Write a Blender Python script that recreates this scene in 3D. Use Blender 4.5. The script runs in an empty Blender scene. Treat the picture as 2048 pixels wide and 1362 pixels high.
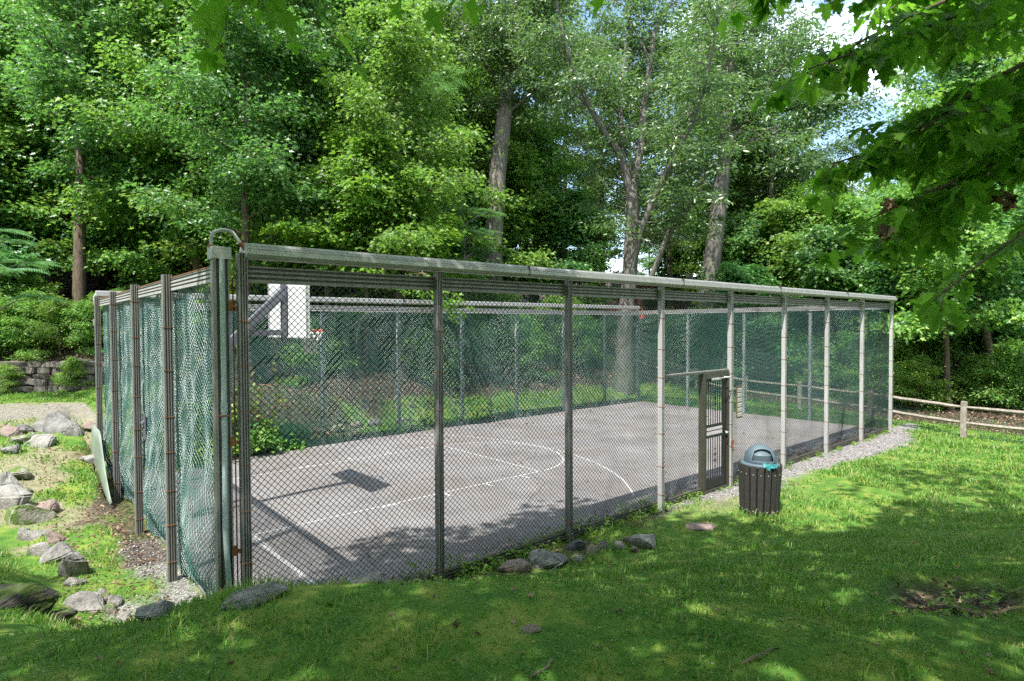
import bpy, bmesh, math, random
import numpy as np
from mathutils import Vector, Matrix
PI = math.pi
rad = math.radians
random.seed(11)
RNG = np.random.default_rng(7)
C = bpy.context.scene.collection
SC = bpy.context.scene

# ------------------------------------------------------------ camera, sky, sun, exposure
CAM = np.array([-1.8079, -6.2160, 3.1417])
FPX, YAW, PITCH, ROLL = 1199.03, 0.861322, -0.0246499, -0.0048393
_fw = np.array([math.cos(PITCH)*math.cos(YAW), math.cos(PITCH)*math.sin(YAW), math.sin(PITCH)])
_r0 = np.array([math.sin(YAW), -math.cos(YAW), 0.0]); _u0 = np.cross(_r0, _fw)
_r = _r0*math.cos(ROLL)+_u0*math.sin(ROLL); _u = -_r0*math.sin(ROLL)+_u0*math.cos(ROLL)
cd = bpy.data.cameras.new('camera'); co = bpy.data.objects.new('camera', cd); C.objects.link(co)
cd.sensor_width = 36; cd.lens = FPX*36/2048; cd.clip_start = 0.05; cd.clip_end = 3000
co.matrix_world = Matrix(((_r[0], _u[0], -_fw[0], CAM[0]), (_r[1], _u[1], -_fw[1], CAM[1]),
                          (_r[2], _u[2], -_fw[2], CAM[2]), (0, 0, 0, 1)))
SC.camera = co
SUNV = Vector((-.485, -.19, 1)).normalized()
SUN_EL = math.asin(SUNV.z)
w = bpy.data.worlds.new('World'); SC.world = w; w.use_nodes = True
nt = w.node_tree; nt.nodes.clear()
wo = nt.nodes.new('ShaderNodeOutputWorld'); bg = nt.nodes.new('ShaderNodeBackground')
sky = nt.nodes.new('ShaderNodeTexSky'); sky.sky_type = 'NISHITA'; sky.sun_disc = False
sky.sun_elevation = SUN_EL; sky.sun_rotation = math.atan2(SUNV.x, SUNV.y)
sky.air_density = 1.0; sky.dust_density = 0.7; sky.ozone_density = 1.5
tc = nt.nodes.new('ShaderNodeTexCoord'); mp = nt.nodes.new('ShaderNodeMapping'); mp.inputs['Scale'].default_value = (1.6, 1.6, 4.0)
ns = nt.nodes.new('ShaderNodeTexNoise'); ns.inputs['Scale'].default_value = 1.5; ns.inputs['Detail'].default_value = 7; ns.inputs['Roughness'].default_value = .6
rp = nt.nodes.new('ShaderNodeValToRGB'); rp.color_ramp.elements[0].position = .47; rp.color_ramp.elements[1].position = .62
mx = nt.nodes.new('ShaderNodeMixRGB'); mx.inputs[2].default_value = (9.5, 9.8, 10.2, 1)
L = nt.links
L.new(tc.outputs['Generated'], mp.inputs[0]); L.new(mp.outputs[0], ns.inputs[0]); L.new(ns.outputs[0], rp.inputs[0])
L.new(rp.outputs[0], mx.inputs[0]); L.new(sky.outputs[0], mx.inputs[1]); L.new(mx.outputs[0], bg.inputs[0])
bg.inputs[1].default_value = 0.15; L.new(bg.outputs[0], wo.inputs[0])
sl = bpy.data.lights.new('sun', 'SUN'); sl.energy = 4.2; sl.angle = rad(.53); sl.color = (1, .955, .88)
so = bpy.data.objects.new('sun', sl); C.objects.link(so); so.rotation_euler = SUNV.to_track_quat('Z', 'Y').to_euler(); so.location = (0, 0, 40)
SC.view_settings.view_transform = 'Standard'; SC.view_settings.look = 'None'; SC.view_settings.exposure = 1.42; SC.view_settings.gamma = 1
cy = SC.cycles; cy.max_bounces = 8; cy.diffuse_bounces = 4; cy.glossy_bounces = 2; cy.transmission_bounces = 4; cy.transparent_max_bounces = 8
cy.use_denoising = False; cy.caustics_reflective = False; cy.caustics_refractive = False; cy.sample_clamp_indirect = 2.5
SC.render.film_transparent = False

# ------------------------------------------------------------ materials
def mat(name, c1, c2=None, scale=8, rough=.75, metal=0, bump=0, bscale=60, detail=6, spec=.5, c3=None, stretch=None, p=(.35, .65)):
    m = bpy.data.materials.new(name); m.use_nodes = True; t = m.node_tree; N = t.nodes; l = t.links
    b = N['Principled BSDF']; b.inputs['Roughness'].default_value = rough; b.inputs['Metallic'].default_value = metal
    b.inputs['Specular IOR Level'].default_value = spec
    tc = N.new('ShaderNodeTexCoord'); src = tc.outputs['Object']
    if stretch:
        mp = N.new('ShaderNodeMapping'); mp.inputs['Scale'].default_value = stretch; l.new(src, mp.inputs[0]); src = mp.outputs[0]
    if c2:
        n = N.new('ShaderNodeTexNoise'); n.inputs['Scale'].default_value = scale; n.inputs['Detail'].default_value = detail
        n.inputs['Roughness'].default_value = .65
        l.new(src, n.inputs[0]); r = N.new('ShaderNodeValToRGB'); e = r.color_ramp.elements
        e[0].position, e[1].position = p; e[0].color = (*c1, 1); e[1].color = (*c2, 1)
        if c3:
            x = r.color_ramp.elements.new(min(.95, p[1]+.15)); x.color = (*c3, 1)
        l.new(n.outputs[0], r.inputs[0]); l.new(r.outputs[0], b.inputs['Base Color'])
    else:
        b.inputs['Base Color'].default_value = (*c1, 1)
    if bump:
        n2 = N.new('ShaderNodeTexNoise'); n2.inputs['Scale'].default_value = bscale; n2.inputs['Detail'].default_value = 5
        l.new(src, n2.inputs[0]); bp = N.new('ShaderNodeBump'); bp.inputs['Strength'].default_value = bump; bp.inputs['Distance'].default_value = .02
        l.new(n2.outputs[0], bp.inputs['Height']); l.new(bp.outputs[0], b.inputs['Normal'])
    return m

def leafmat(name, cols, trans, tw=.4, rough=.42, spec=.5, objvar=.12):
    """leaf: principled front mixed with a translucent lobe; hue varies from leaf to leaf and a little from tree to tree"""
    m = bpy.data.materials.new(name); m.use_nodes = True; t = m.node_tree; N = t.nodes; l = t.links
    b = N['Principled BSDF']; out = N['Material Output']
    b.inputs['Roughness'].default_value = rough; b.inputs['Specular IOR Level'].default_value = spec
    g = N.new('ShaderNodeNewGeometry'); r = N.new('ShaderNodeValToRGB'); e = r.color_ramp.elements
    e[0].color = (*cols[0], 1); e[1].color = (*cols[-1], 1)
    for i, c in enumerate(cols[1:-1], 1):
        x = e.new(i/(len(cols)-1)); x.color = (*c, 1)
    l.new(g.outputs['Random Per Island'], r.inputs[0])
    oi = N.new('ShaderNodeObjectInfo'); mr = N.new('ShaderNodeMapRange'); mr.inputs[3].default_value = 1-objvar*1.6; mr.inputs[4].default_value = 1+objvar*1.6
    l.new(oi.outputs['Random'], mr.inputs[0])
    hs = N.new('ShaderNodeHueSaturation'); l.new(r.outputs[0], hs.inputs['Color']); l.new(mr.outputs[0], hs.inputs['Value'])
    if objvar:
        m1 = N.new('ShaderNodeMath'); m1.operation = 'MULTIPLY'; m1.inputs[1].default_value = 7.31; m2 = N.new('ShaderNodeMath'); m2.operation = 'FRACT'
        l.new(oi.outputs['Random'], m1.inputs[0]); l.new(m1.outputs[0], m2.inputs[0]); mh = N.new('ShaderNodeMapRange'); mh.inputs[3].default_value = .468; mh.inputs[4].default_value = .503
        l.new(m2.outputs[0], mh.inputs[0]); l.new(mh.outputs[0], hs.inputs['Hue'])
    l.new(hs.outputs[0], b.inputs['Base Color'])
    tr = N.new('ShaderNodeBsdfTranslucent'); tm = N.new('ShaderNodeMixRGB'); tm.inputs[0].default_value = .65
    tm.inputs[2].default_value = (*trans, 1); l.new(hs.outputs[0], tm.inputs[1]); l.new(tm.outputs[0], tr.inputs[0])
    ms = N.new('ShaderNodeMixShader'); ms.inputs[0].default_value = tw
    l.new(b.outputs[0], ms.inputs[1]); l.new(tr.outputs[0], ms.inputs[2]); l.new(ms.outputs[0], out.inputs[0])
    return m

M = {}
M['leaf'] = leafmat('maple_leaf', [(.045, .14, .032), (.075, .20, .038), (.12, .27, .045), (.21, .35, .05)], (.34, .64, .07), rough=.42, spec=.45)
M['leaf_dark'] = leafmat('dark_leaf', [(.035, .125, .042), (.06, .175, .05), (.11, .245, .06)], (.24, .56, .08), rough=.36)
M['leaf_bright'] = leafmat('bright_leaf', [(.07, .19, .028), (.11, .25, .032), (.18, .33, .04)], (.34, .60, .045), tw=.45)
M['leaf_airy'] = leafmat('airy_leaf', [(.035, .09, .032), (.055, .13, .042), (.11, .19, .055)], (.22, .42, .07), rough=.34, spec=.7)
M['leaf_near'] = leafmat('near_maple_leaf', [(.03, .11, .016), (.05, .16, .02), (.08, .21, .025)], (.32, .72, .05), tw=.6, rough=.5, spec=.35)
M['leaf_sumac'] = leafmat('sumac_leaf', [(.05, .14, .06), (.07, .18, .07), (.10, .22, .08)], (.18, .4, .08), rough=.35)
M['leaf_dead'] = leafmat('dead_leaf', [(.05, .03, .02), (.12, .07, .04), (.22, .14, .09), (.36, .26, .19)], (.3, .15, .06), tw=.15, rough=.8, objvar=0)
M['grass'] = leafmat('grass_blade', [(.036, .12, .018), (.05, .155, .02), (.065, .185, .024), (.085, .21, .027), (.105, .235, .03), (.15, .26, .045), (.24, .29, .08), (.33, .27, .14)], (.26, .52, .045), tw=.35, rough=.5, spec=.3, objvar=0)
M['bark_grey'] = mat('grey_bark', (.10, .085, .07), (.26, .235, .20), scale=5, rough=.9, bump=.9, bscale=16, stretch=(3, 3, .45))
M['bark_brown'] = mat('brown_bark', (.055, .04, .028), (.17, .125, .085), scale=6, rough=.9, bump=.9, bscale=18, stretch=(3, 3, .5))
M['bark_smooth'] = mat('smooth_bark', (.075, .067, .056), (.18, .165, .14), scale=3, rough=.85, bump=.4, bscale=14, stretch=(1.5, 1.5, .6))
M['twig'] = mat('twig_bark', (.10, .075, .05), (.16, .12, .08), scale=10, rough=.8)
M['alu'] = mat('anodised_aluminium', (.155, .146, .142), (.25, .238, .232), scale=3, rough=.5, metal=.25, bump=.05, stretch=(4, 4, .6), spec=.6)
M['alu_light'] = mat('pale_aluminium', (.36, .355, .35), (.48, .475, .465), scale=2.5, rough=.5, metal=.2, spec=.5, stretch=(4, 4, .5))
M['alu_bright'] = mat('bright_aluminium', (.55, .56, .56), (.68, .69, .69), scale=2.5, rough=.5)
M['galv'] = mat('galvanised_steel', (.38, .40, .40), (.52, .54, .54), scale=6, rough=.5, metal=.35)
M['rust'] = mat('rust', (.12, .045, .02), (.30, .12, .05), scale=25, rough=.85)
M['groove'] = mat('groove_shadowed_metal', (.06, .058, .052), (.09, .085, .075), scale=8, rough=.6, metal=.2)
M['wire'] = mat('green_vinyl_wire', (.010, .070, .058), (.028, .115, .095), scale=.9, rough=.3, spec=.7)
M['wire_teal'] = mat('teal_vinyl_wire', (.022, .095, .088), (.07, .17, .155), scale=1.3, rough=.32, spec=.9)
M['wire_shaded'] = mat('shaded_vinyl_wire', (.008, .020, .018), (.014, .032, .028), scale=.9, rough=.32, spec=.45)  # green vinyl darkened to paint in the shade on the near mesh
M['asphalt'] = mat('court_asphalt', (.143, .135, .137), (.21, .20, .20), scale=.7, rough=.93, bump=.5, bscale=160, detail=12, p=(.3, .7))
def court_detail(m):
    t = m.node_tree; N = t.nodes; l = t.links; b = N['Principled BSDF']; src = b.inputs['Base Color'].links[0].from_socket; tc = N.new('ShaderNodeTexCoord')
    n = N.new('ShaderNodeTexNoise'); n.inputs['Scale'].default_value = 90; n.inputs['Detail'].default_value = 3; l.new(tc.outputs['Object'], n.inputs[0])
    r1 = N.new('ShaderNodeValToRGB'); r1.color_ramp.elements[0].position = .35; r1.color_ramp.elements[1].position = .7; r1.color_ramp.elements[0].color = (.72, .72, .72, 1); r1.color_ramp.elements[1].color = (1.25, 1.25, 1.25, 1); l.new(n.outputs[0], r1.inputs[0])
    m1 = N.new('ShaderNodeMixRGB'); m1.blend_type = 'MULTIPLY'; m1.inputs[0].default_value = 1; l.new(src, m1.inputs[1]); l.new(r1.outputs[0], m1.inputs[2])
    w = N.new('ShaderNodeTexNoise'); w.inputs['Scale'].default_value = .8; w.inputs['Detail'].default_value = 6; l.new(tc.outputs['Object'], w.inputs[0])
    mxv = N.new('ShaderNodeMixRGB'); mxv.inputs[0].default_value = .35; l.new(tc.outputs['Object'], mxv.inputs[1]); l.new(w.outputs['Color'], mxv.inputs[2])
    v = N.new('ShaderNodeTexVoronoi'); v.feature = 'DISTANCE_TO_EDGE'; v.inputs['Scale'].default_value = .55; l.new(mxv.outputs[0], v.inputs['Vector'])
    r2 = N.new('ShaderNodeValToRGB'); r2.color_ramp.elements[0].position = .0; r2.color_ramp.elements[1].position = .006; r2.color_ramp.elements[0].color = (.35, .33, .32, 1); r2.color_ramp.elements[1].color = (1, 1, 1, 1); l.new(v.outputs['Distance'], r2.inputs[0])
    n3 = N.new('ShaderNodeTexNoise'); n3.inputs['Scale'].default_value = .45; n3.inputs['Detail'].default_value = 7; n3.inputs['Roughness'].default_value = .7; l.new(tc.outputs['Object'], n3.inputs[0])
    r3 = N.new('ShaderNodeValToRGB'); r3.color_ramp.elements[0].position = .42; r3.color_ramp.elements[1].position = .62; r3.color_ramp.elements[0].color = (1, 1, 1, 1); r3.color_ramp.elements[1].color = (.80, .76, .70, 1); l.new(n3.outputs[0], r3.inputs[0])
    m2 = N.new('ShaderNodeMixRGB'); m2.blend_type = 'MULTIPLY'; m2.inputs[0].default_value = .7; l.new(m1.outputs[0], m2.inputs[1]); l.new(r2.outputs[0], m2.inputs[2])
    m3 = N.new('ShaderNodeMixRGB'); m3.blend_type = 'MULTIPLY'; m3.inputs[0].default_value = 1; l.new(m2.outputs[0], m3.inputs[1]); l.new(r3.outputs[0], m3.inputs[2]); l.new(m3.outputs[0], b.inputs['Base Color'])
court_detail(M['asphalt'])
M['road'] = mat('road_asphalt', (.16, .155, .17), (.22, .215, .23), scale=2, rough=.9)
M['line'] = mat('worn_white_paint', (.20, .193, .19), (.42, .41, .40), scale=11, rough=.85, detail=10, p=(.38, .62))
M['stone'] = mat('grey_stone', (.085, .082, .08), (.24, .228, .215), scale=3, rough=.9, bump=.9, bscale=14, detail=9, c3=(.31, .29, .26))
M['stone_pale'] = mat('pale_lichened_stone', (.13, .125, .11), (.29, .275, .255), scale=3.5, rough=.9, bump=.9, bscale=14, detail=9, c3=(.28, .28, .24))
M['stone_moss'] = mat('mossy_stone', (.07, .12, .015), (.22, .20, .17), scale=2.2, rough=.95, bump=.9, bscale=14, detail=7, p=(.45, .56), c3=(.30, .28, .24))
M['stone_moss_shade'] = mat('shade_painted_mossy_stone', (.05, .085, .012), (.035, .032, .028), scale=3.0, rough=.95, bump=.9, bscale=14, detail=7, p=(.42, .55))  # moss over stone, with shade painted into the dark colour
M['stone_dark'] = mat('dark_slate', (.035, .04, .045), (.10, .105, .11), scale=5, rough=.7, bump=.8, bscale=12, detail=8)
M['stone_rust'] = mat('reddish_stone', (.12, .085, .075), (.26, .20, .175), scale=4, rough=.9, bump=.8, bscale=12, detail=8)
M['pebble'] = mat('gravel_pebble', (.24, .23, .23), (.55, .53, .52), scale=6, rough=.9)
M['white'] = mat('white_board', (.56, .57, .58), (.68, .69, .70), scale=3, rough=.5)
M['steel_dark'] = mat('painted_dark_steel', (.10, .105, .13), (.15, .155, .18), scale=4, rough=.5, metal=.3)
M['orange'] = mat('rim_orange_paint', (.55, .04, .02), (.66, .07, .03), scale=20, rough=.5)
M['net'] = mat('net_cord', (.62, .60, .56), rough=.8)
M['black_iron'] = mat('black_iron', (.014, .014, .015), (.03, .03, .03), scale=20, rough=.45, metal=.3)
M['door_frame'] = mat('olive_frame_paint', (.04, .04, .03), (.07, .067, .05), scale=4, rough=.5, metal=.2, stretch=(3, 3, .5))
M['slat'] = mat('dark_recycled_slat', (.020, .018, .017), (.045, .040, .037), scale=12, rough=.65, bump=.3, bscale=40, stretch=(6, 6, 1))
M['lid'] = mat('blue_grey_plastic', (.055, .085, .105), (.075, .11, .13), scale=5, rough=.5)
M['liner'] = mat('black_liner', (.010, .010, .011), rough=.6)
M['rag'] = mat('teal_plastic_bag', (.01, .12, .13), (.02, .20, .20), scale=20, rough=.35)
M['wood'] = mat('weathered_rail_wood', (.17, .145, .12), (.34, .30, .25), scale=5, rough=.9, bump=.5, bscale=22, stretch=(2, 2, 2))
M['green_wire'] = mat('green_garden_wire', (.05, .16, .12), (.08, .22, .17), scale=3, rough=.4)
M['sheet'] = mat('translucent_sheet', (.14, .18, .145), (.21, .25, .20), scale=3, rough=.5, bump=.2, bscale=60)
M['pvc'] = mat('grey_pvc_conduit', (.27, .34, .33), (.36, .43, .42), scale=3, rough=.5)
M['brick'] = mat('red_brick', (.42, .16, .11), (.55, .26, .18), scale=9, rough=.9)
M['sign_brown'] = mat('brown_sign', (.085, .062, .035), (.12, .09, .05), scale=6, rough=.5)
M['tile'] = mat('pale_sign_tile', (.42, .42, .40), (.6, .6, .57), scale=50, rough=.5)
M['glass'] = mat('car_glass', (.02, .03, .04), rough=.08, spec=1)
M['tyre'] = mat('tyre_rubber', (.02, .02, .02), rough=.8)
M['trim_white'] = mat('white_trim', (.7, .69, .67), (.78, .77, .75), scale=3, rough=.7)
M['roof'] = mat('roof_shingle', (.09, .085, .085), (.15, .14, .14), scale=8, rough=.9)

# ------------------------------------------------------------ object helpers
def tag(o, label=None, cat=None, group=None, kind=None):
    if label: o['label'] = label
    if cat: o['category'] = cat
    if group: o['group'] = group
    if kind: o['kind'] = kind
    return o
def empty(name, loc=(0, 0, 0), rz=0):
    o = bpy.data.objects.new(name, None); C.objects.link(o); o.location = loc; o.rotation_euler = (0, 0, rz); o.empty_display_size = .2
    return o
def addobj(name, me, parent=None, loc=None):
    o = bpy.data.objects.new(name, me); C.objects.link(o)
    if parent: o.parent = parent
    if loc is not None: o.location = loc
    return o
def copy_tree(o, parent=None):
    c = o.copy(); C.objects.link(c); c.parent = parent
    for ch in list(o.children): copy_tree(ch, c)
    return c
def npmesh(name, verts, loops, counts, mats, smooth=False, matidx=None):
    me = bpy.data.meshes.new(name); verts = np.asarray(verts, np.float32).reshape(-1, 3)
    loops = np.asarray(loops, np.int32).ravel(); counts = np.asarray(counts, np.int32).ravel()
    me.vertices.add(len(verts)); me.vertices.foreach_set('co', verts.ravel())
    me.loops.add(len(loops)); me.loops.foreach_set('vertex_index', loops)
    me.polygons.add(len(counts)); st = np.concatenate([[0], np.cumsum(counts)[:-1]]).astype(np.int32)
    me.polygons.foreach_set('loop_start', st); me.polygons.foreach_set('loop_total', counts)
    if matidx is not None: me.polygons.foreach_set('material_index', np.asarray(matidx, np.int32))
    me.update(calc_edges=True)
    if smooth: me.polygons.foreach_set('use_smooth', np.ones(len(counts), bool))
    for m in (mats if isinstance(mats, (list, tuple)) else [mats]): me.materials.append(m)
    me.validate(); return me
class MB:
    """collects boxes, tubes, lathes and prisms; build() links them as ONE mesh object"""
    def __init__(s): s.v = []; s.f = []; s.m = []; s.n = 0
    def add(s, vs, fs, mi=0):
        s.v.extend([tuple(q) for q in vs]); s.f.extend([tuple(i+s.n for i in f) for f in fs]); s.m.extend([mi]*len(fs)); s.n += len(vs)
    def box(s, a, b, mi=0, rot=None, c=None):
        x0, y0, z0 = a; x1, y1, z1 = b
        vs = [(x0, y0, z0), (x1, y0, z0), (x1, y1, z0), (x0, y1, z0), (x0, y0, z1), (x1, y0, z1), (x1, y1, z1), (x0, y1, z1)]
        if rot is not None:
            c = Vector(c); vs = [tuple(c+rot @ (Vector(q)-c)) for q in vs]
        s.add(vs, [(0, 3, 2, 1), (4, 5, 6, 7), (0, 1, 5, 4), (1, 2, 6, 5), (2, 3, 7, 6), (3, 0, 4, 7)], mi); return s
    def tube(s, pts, r, n=8, mi=0, cap=True):
        pts = [Vector(p) for p in pts]; k = len(pts)
        rs = r if isinstance(r, (list, tuple)) else [r]*k
        ref = None; rings = []
        for i, p in enumerate(pts):
            d = (pts[min(i+1, k-1)]-pts[max(i-1, 0)])
            d = d.normalized() if d.length > 1e-9 else Vector((0, 0, 1))
            if ref is None: ref = Vector((1, 0, 0)) if abs(d.x) < .9 else Vector((0, 1, 0))
            a = (ref-d*ref.dot(d)).normalized(); b = d.cross(a); ref = a
            rings.append([p+a*(rs[i]*math.cos(2*PI*j/n))+b*(rs[i]*math.sin(2*PI*j/n)) for j in range(n)])
        vs = [q for g in rings for q in g]
        fs = [(i*n+j, i*n+(j+1) % n, (i+1)*n+(j+1) % n, (i+1)*n+j) for i in range(k-1) for j in range(n)]
        if cap: fs += [tuple(range(n))[::-1], tuple((k-1)*n+j for j in range(n))]
        s.add(vs, fs, mi); return s
    def lathe(s, prof, n=32, c=(0, 0), mi=0, a0=0, a1=2*PI):
        full = abs(a1-a0-2*PI) < 1e-6; m = n if full else n+1; vs = []
        for r, z in prof:
            for j in range(m):
                a = a0+(a1-a0)*j/n; vs.append((c[0]+r*math.cos(a), c[1]+r*math.sin(a), z))
        fs = []
        for i in range(len(prof)-1):
            for j in range(n):
                j2 = (j+1) % m if full else j+1
                fs.append((i*m+j, i*m+j2, (i+1)*m+j2, (i+1)*m+j))
        s.add(vs, fs, mi); return s
    def prism(s, poly, z0, z1, axis='z', mi=0, mis=None):
        n = len(poly)
        f = {'z': lambda a, b, h: (a, b, h), 'x': lambda a, b, h: (h, a, b), 'y': lambda a, b, h: (a, h, b)}[axis]
        vs = [f(a, b, z0) for a, b in poly]+[f(a, b, z1) for a, b in poly]
        s.add(vs, [tuple(range(n))[::-1], tuple(range(n, 2*n))], mi)
        base = s.n-2*n
        for i in range(n):
            j = (i+1) % n
            s.f.append((base+i, base+j, base+n+j, base+n+i)); s.m.append(mis[i] if mis else mi)
        return s
    def build(s, name, mats, parent=None, smooth=False, loc=None):
        me = bpy.data.meshes.new(name); me.from_pydata(s.v, [], s.f)
        for m in (mats if isinstance(mats, (list, tuple)) else [mats]): me.materials.append(m)
        me.polygons.foreach_set('material_index', s.m)
        bm = bmesh.new(); bm.from_mesh(me); bmesh.ops.recalc_face_normals(bm, faces=bm.faces); bm.to_mesh(me); bm.free()
        if smooth:
            me.polygons.foreach_set('use_smooth', [True]*len(me.polygons))
            try: me.set_sharp_from_angle(angle=rad(40))
            except Exception: pass
        return addobj(name, me, parent, loc)

# ------------------------------------------------------------ noise and terrain
_LAT = np.random.default_rng(3).random((256, 256))
def vnoise(x, y, s):
    x = np.asarray(x, float)*s+1000.3; y = np.asarray(y, float)*s+1000.7
    i = np.floor(x).astype(int); j = np.floor(y).astype(int); fx = x-i; fy = y-j
    fx = fx*fx*(3-2*fx); fy = fy*fy*(3-2*fy); g = lambda a, b: _LAT[a % 256, b % 256]
    return (g(i, j)*(1-fx)+g(i+1, j)*fx)*(1-fy)+(g(i, j+1)*(1-fx)+g(i+1, j+1)*fx)*fy
def fbm(x, y, s, o=4):
    t = 0; a = .5; k = 0
    for _ in range(o): t = t+a*vnoise(x, y, s); k += a; a *= .5; s *= 2.1
    return t/k
def ss(t): t = np.clip(t, 0, 1); return t*t*(3-2*t)
TOE = np.array([(-9, 12), (-3.4, 8.2), (-2.2, 6.5), (-1.75, 4.8), (-1.5, 3.6), (-1.25, 2.2), (-1.1, 1.1), (-1.0, 0), (-.75, -.75), (0, -.85), (1.2, -.75), (2.5, -.6), (5, -1.2), (8, -2.8), (12, -4.5), (30, -8), (60, -60), (-60, -60), (-60, 12)], float)
def toe_d(x, y):
    x = np.asarray(x, float); y = np.asarray(y, float); best = np.full(x.shape, 1e9); inside = np.zeros(x.shape, bool); n = len(TOE)
    for i in range(n):
        a = TOE[i]; b = TOE[(i+1) % n]
        if i < 14:
            d = b-a; t = np.clip(((x-a[0])*d[0]+(y-a[1])*d[1])/(d@d), 0, 1)
            best = np.minimum(best, np.hypot(x-a[0]-t*d[0], y-a[1]-t*d[1]))
        c = ((a[1] > y) != (b[1] > y)) & (x < (b[0]-a[0])*(y-a[1])/((b[1]-a[1]) or 1e-9)+a[0]); inside ^= c
    return np.where(inside, best, -best)
def RD(x, y):
    dx = x-CAM[0]; dy = y-CAM[1]; return dx*_r0[0]+dy*_r0[1], dx*math.cos(YAW)+dy*math.sin(YAW)
def fromRD(R, D): return CAM[0]+R*_r0[0]+D*math.cos(YAW), CAM[1]+R*_r0[1]+D*math.sin(YAW)
def road_h(R): return np.interp(R, [-60, -40, -24, -16, -8, 0, 6, 18, 40, 80], [11, 10.2, 8.8, 7.3, 5.5, 4.0, 3.0, 2.2, 1.4, 1.0])
def H(x, y):
    x = np.asarray(x, float); y = np.asarray(y, float)
    d = toe_d(x, y)
    W = np.interp(x, [-3, -.9, 0, 1.2, 2.3, 5, 20], [1.2, 1.2, 2.0, 3.6, 6.2, 8.5, 9.5])
    hm = np.interp(y, [-2.6, -1.2, 0, 1, 3, 8], [1.45, 1.12, .78, .58, .48, .4])
    hm = hm+(1.45-hm)*ss((x+1.2)/1.0)
    r = np.clip(d/W, 0, 1); h = hm*(1-(1-r)**2)
    ty = np.interp(x, [-30, -3, 0, 2, 5, 8, 12], [12.3, 12.3, 11.5, 10.2, 10.2, 11.2, 14])
    th = np.interp(x, [-3, 0, 2, 5, 8, 10, 60], [.7, .75, 1.15, 1.15, .5, 0, 0])
    h = np.maximum(h, th*ss((y-ty)/1.7))
    h = np.maximum(h, np.where(x < -.34, .86*ss((y-5.6)/4.6), 0)*(y < 16))
    R, D = RD(x, y)
    step = ss((-10.2-R)/2.0)*ss((D-22.3)/.35)*1.1*(D < 200)
    Ds = np.interp(R, [-40, -11, -6, 0, 6, 20, 60], [22.6, 22.6, 19.5, 21, 27, 29, 30])
    base = np.interp(R, [-40, -11, -6, 0, 60], [.8, .8, .9, .0, .0])+step
    t = np.clip((D-Ds)/(38-Ds), 0, 1)
    hr = road_h(R)
    h = np.where(D > Ds, np.maximum(h, base+(hr-base)*t), h+step*(D > 22.3)*0)
    h = h+np.clip(D-47, 0, 200)*.10
    # shallow bare hollow in the lawn and small unevenness
    h = h-.20*np.exp(-(((x-HOL[0])/.80)**2+((y-HOL[1])/.42)**2)**2)
    flat = ((x > -.35) & (x < 18.6) & (y > -.25) & (y < 9.9))
    un = (fbm(x, y, .9, 3)-.5)*.10+(fbm(x+7, y, 3.1, 2)-.5)*.05
    far = np.clip((D-16)/20, 0, 1)
    un = un*(1+3*far)+(D < 200)*0
    nearwall = np.clip(np.maximum.reduce([-.3-x, x-18.6, -.2-y, y-9.9])/.8, 0, 1)
    return np.where(flat, -.06, h+un*nearwall-.03*(1-nearwall))
HOL = (5.2, -6.3)
def hz(x, y): return float(H(np.array([x]), np.array([y]))[0])
def ray_ground(px, py, tmax=90):
    d = _fw+(px-1024)/FPX*_r-(py-681)/FPX*_u
    t = np.arange(2.0, tmax, .02); P = CAM+t[:, None]*d; below = P[:, 2] < H(P[:, 0], P[:, 1])
    if not below.any(): return P[-1]
    return P[np.argmax(below)]
def at_depth(px, py, D):
    d = _fw+(px-1024)/FPX*_r-(py-681)/FPX*_u; return CAM+D*d
HOL = tuple(ray_ground(1915, 1165)[:2])
def axis(a, b, st, lo, hi):
    mid = list(np.arange(a, b+1e-6, st)); l = []; v = a; s = st
    while v > lo: s *= 1.22; v -= s; l.append(v)
    r = []; v = mid[-1]; s = st
    while v < hi: s *= 1.22; v += s; r.append(v)
    return np.array(l[::-1]+mid+r)
gx = axis(-8, 23, .12, -400, 500); gy = axis(-9, 25, .13, -400, 500)
X, Y = np.meshgrid(gx, gy); Z = H(X, Y)

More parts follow.
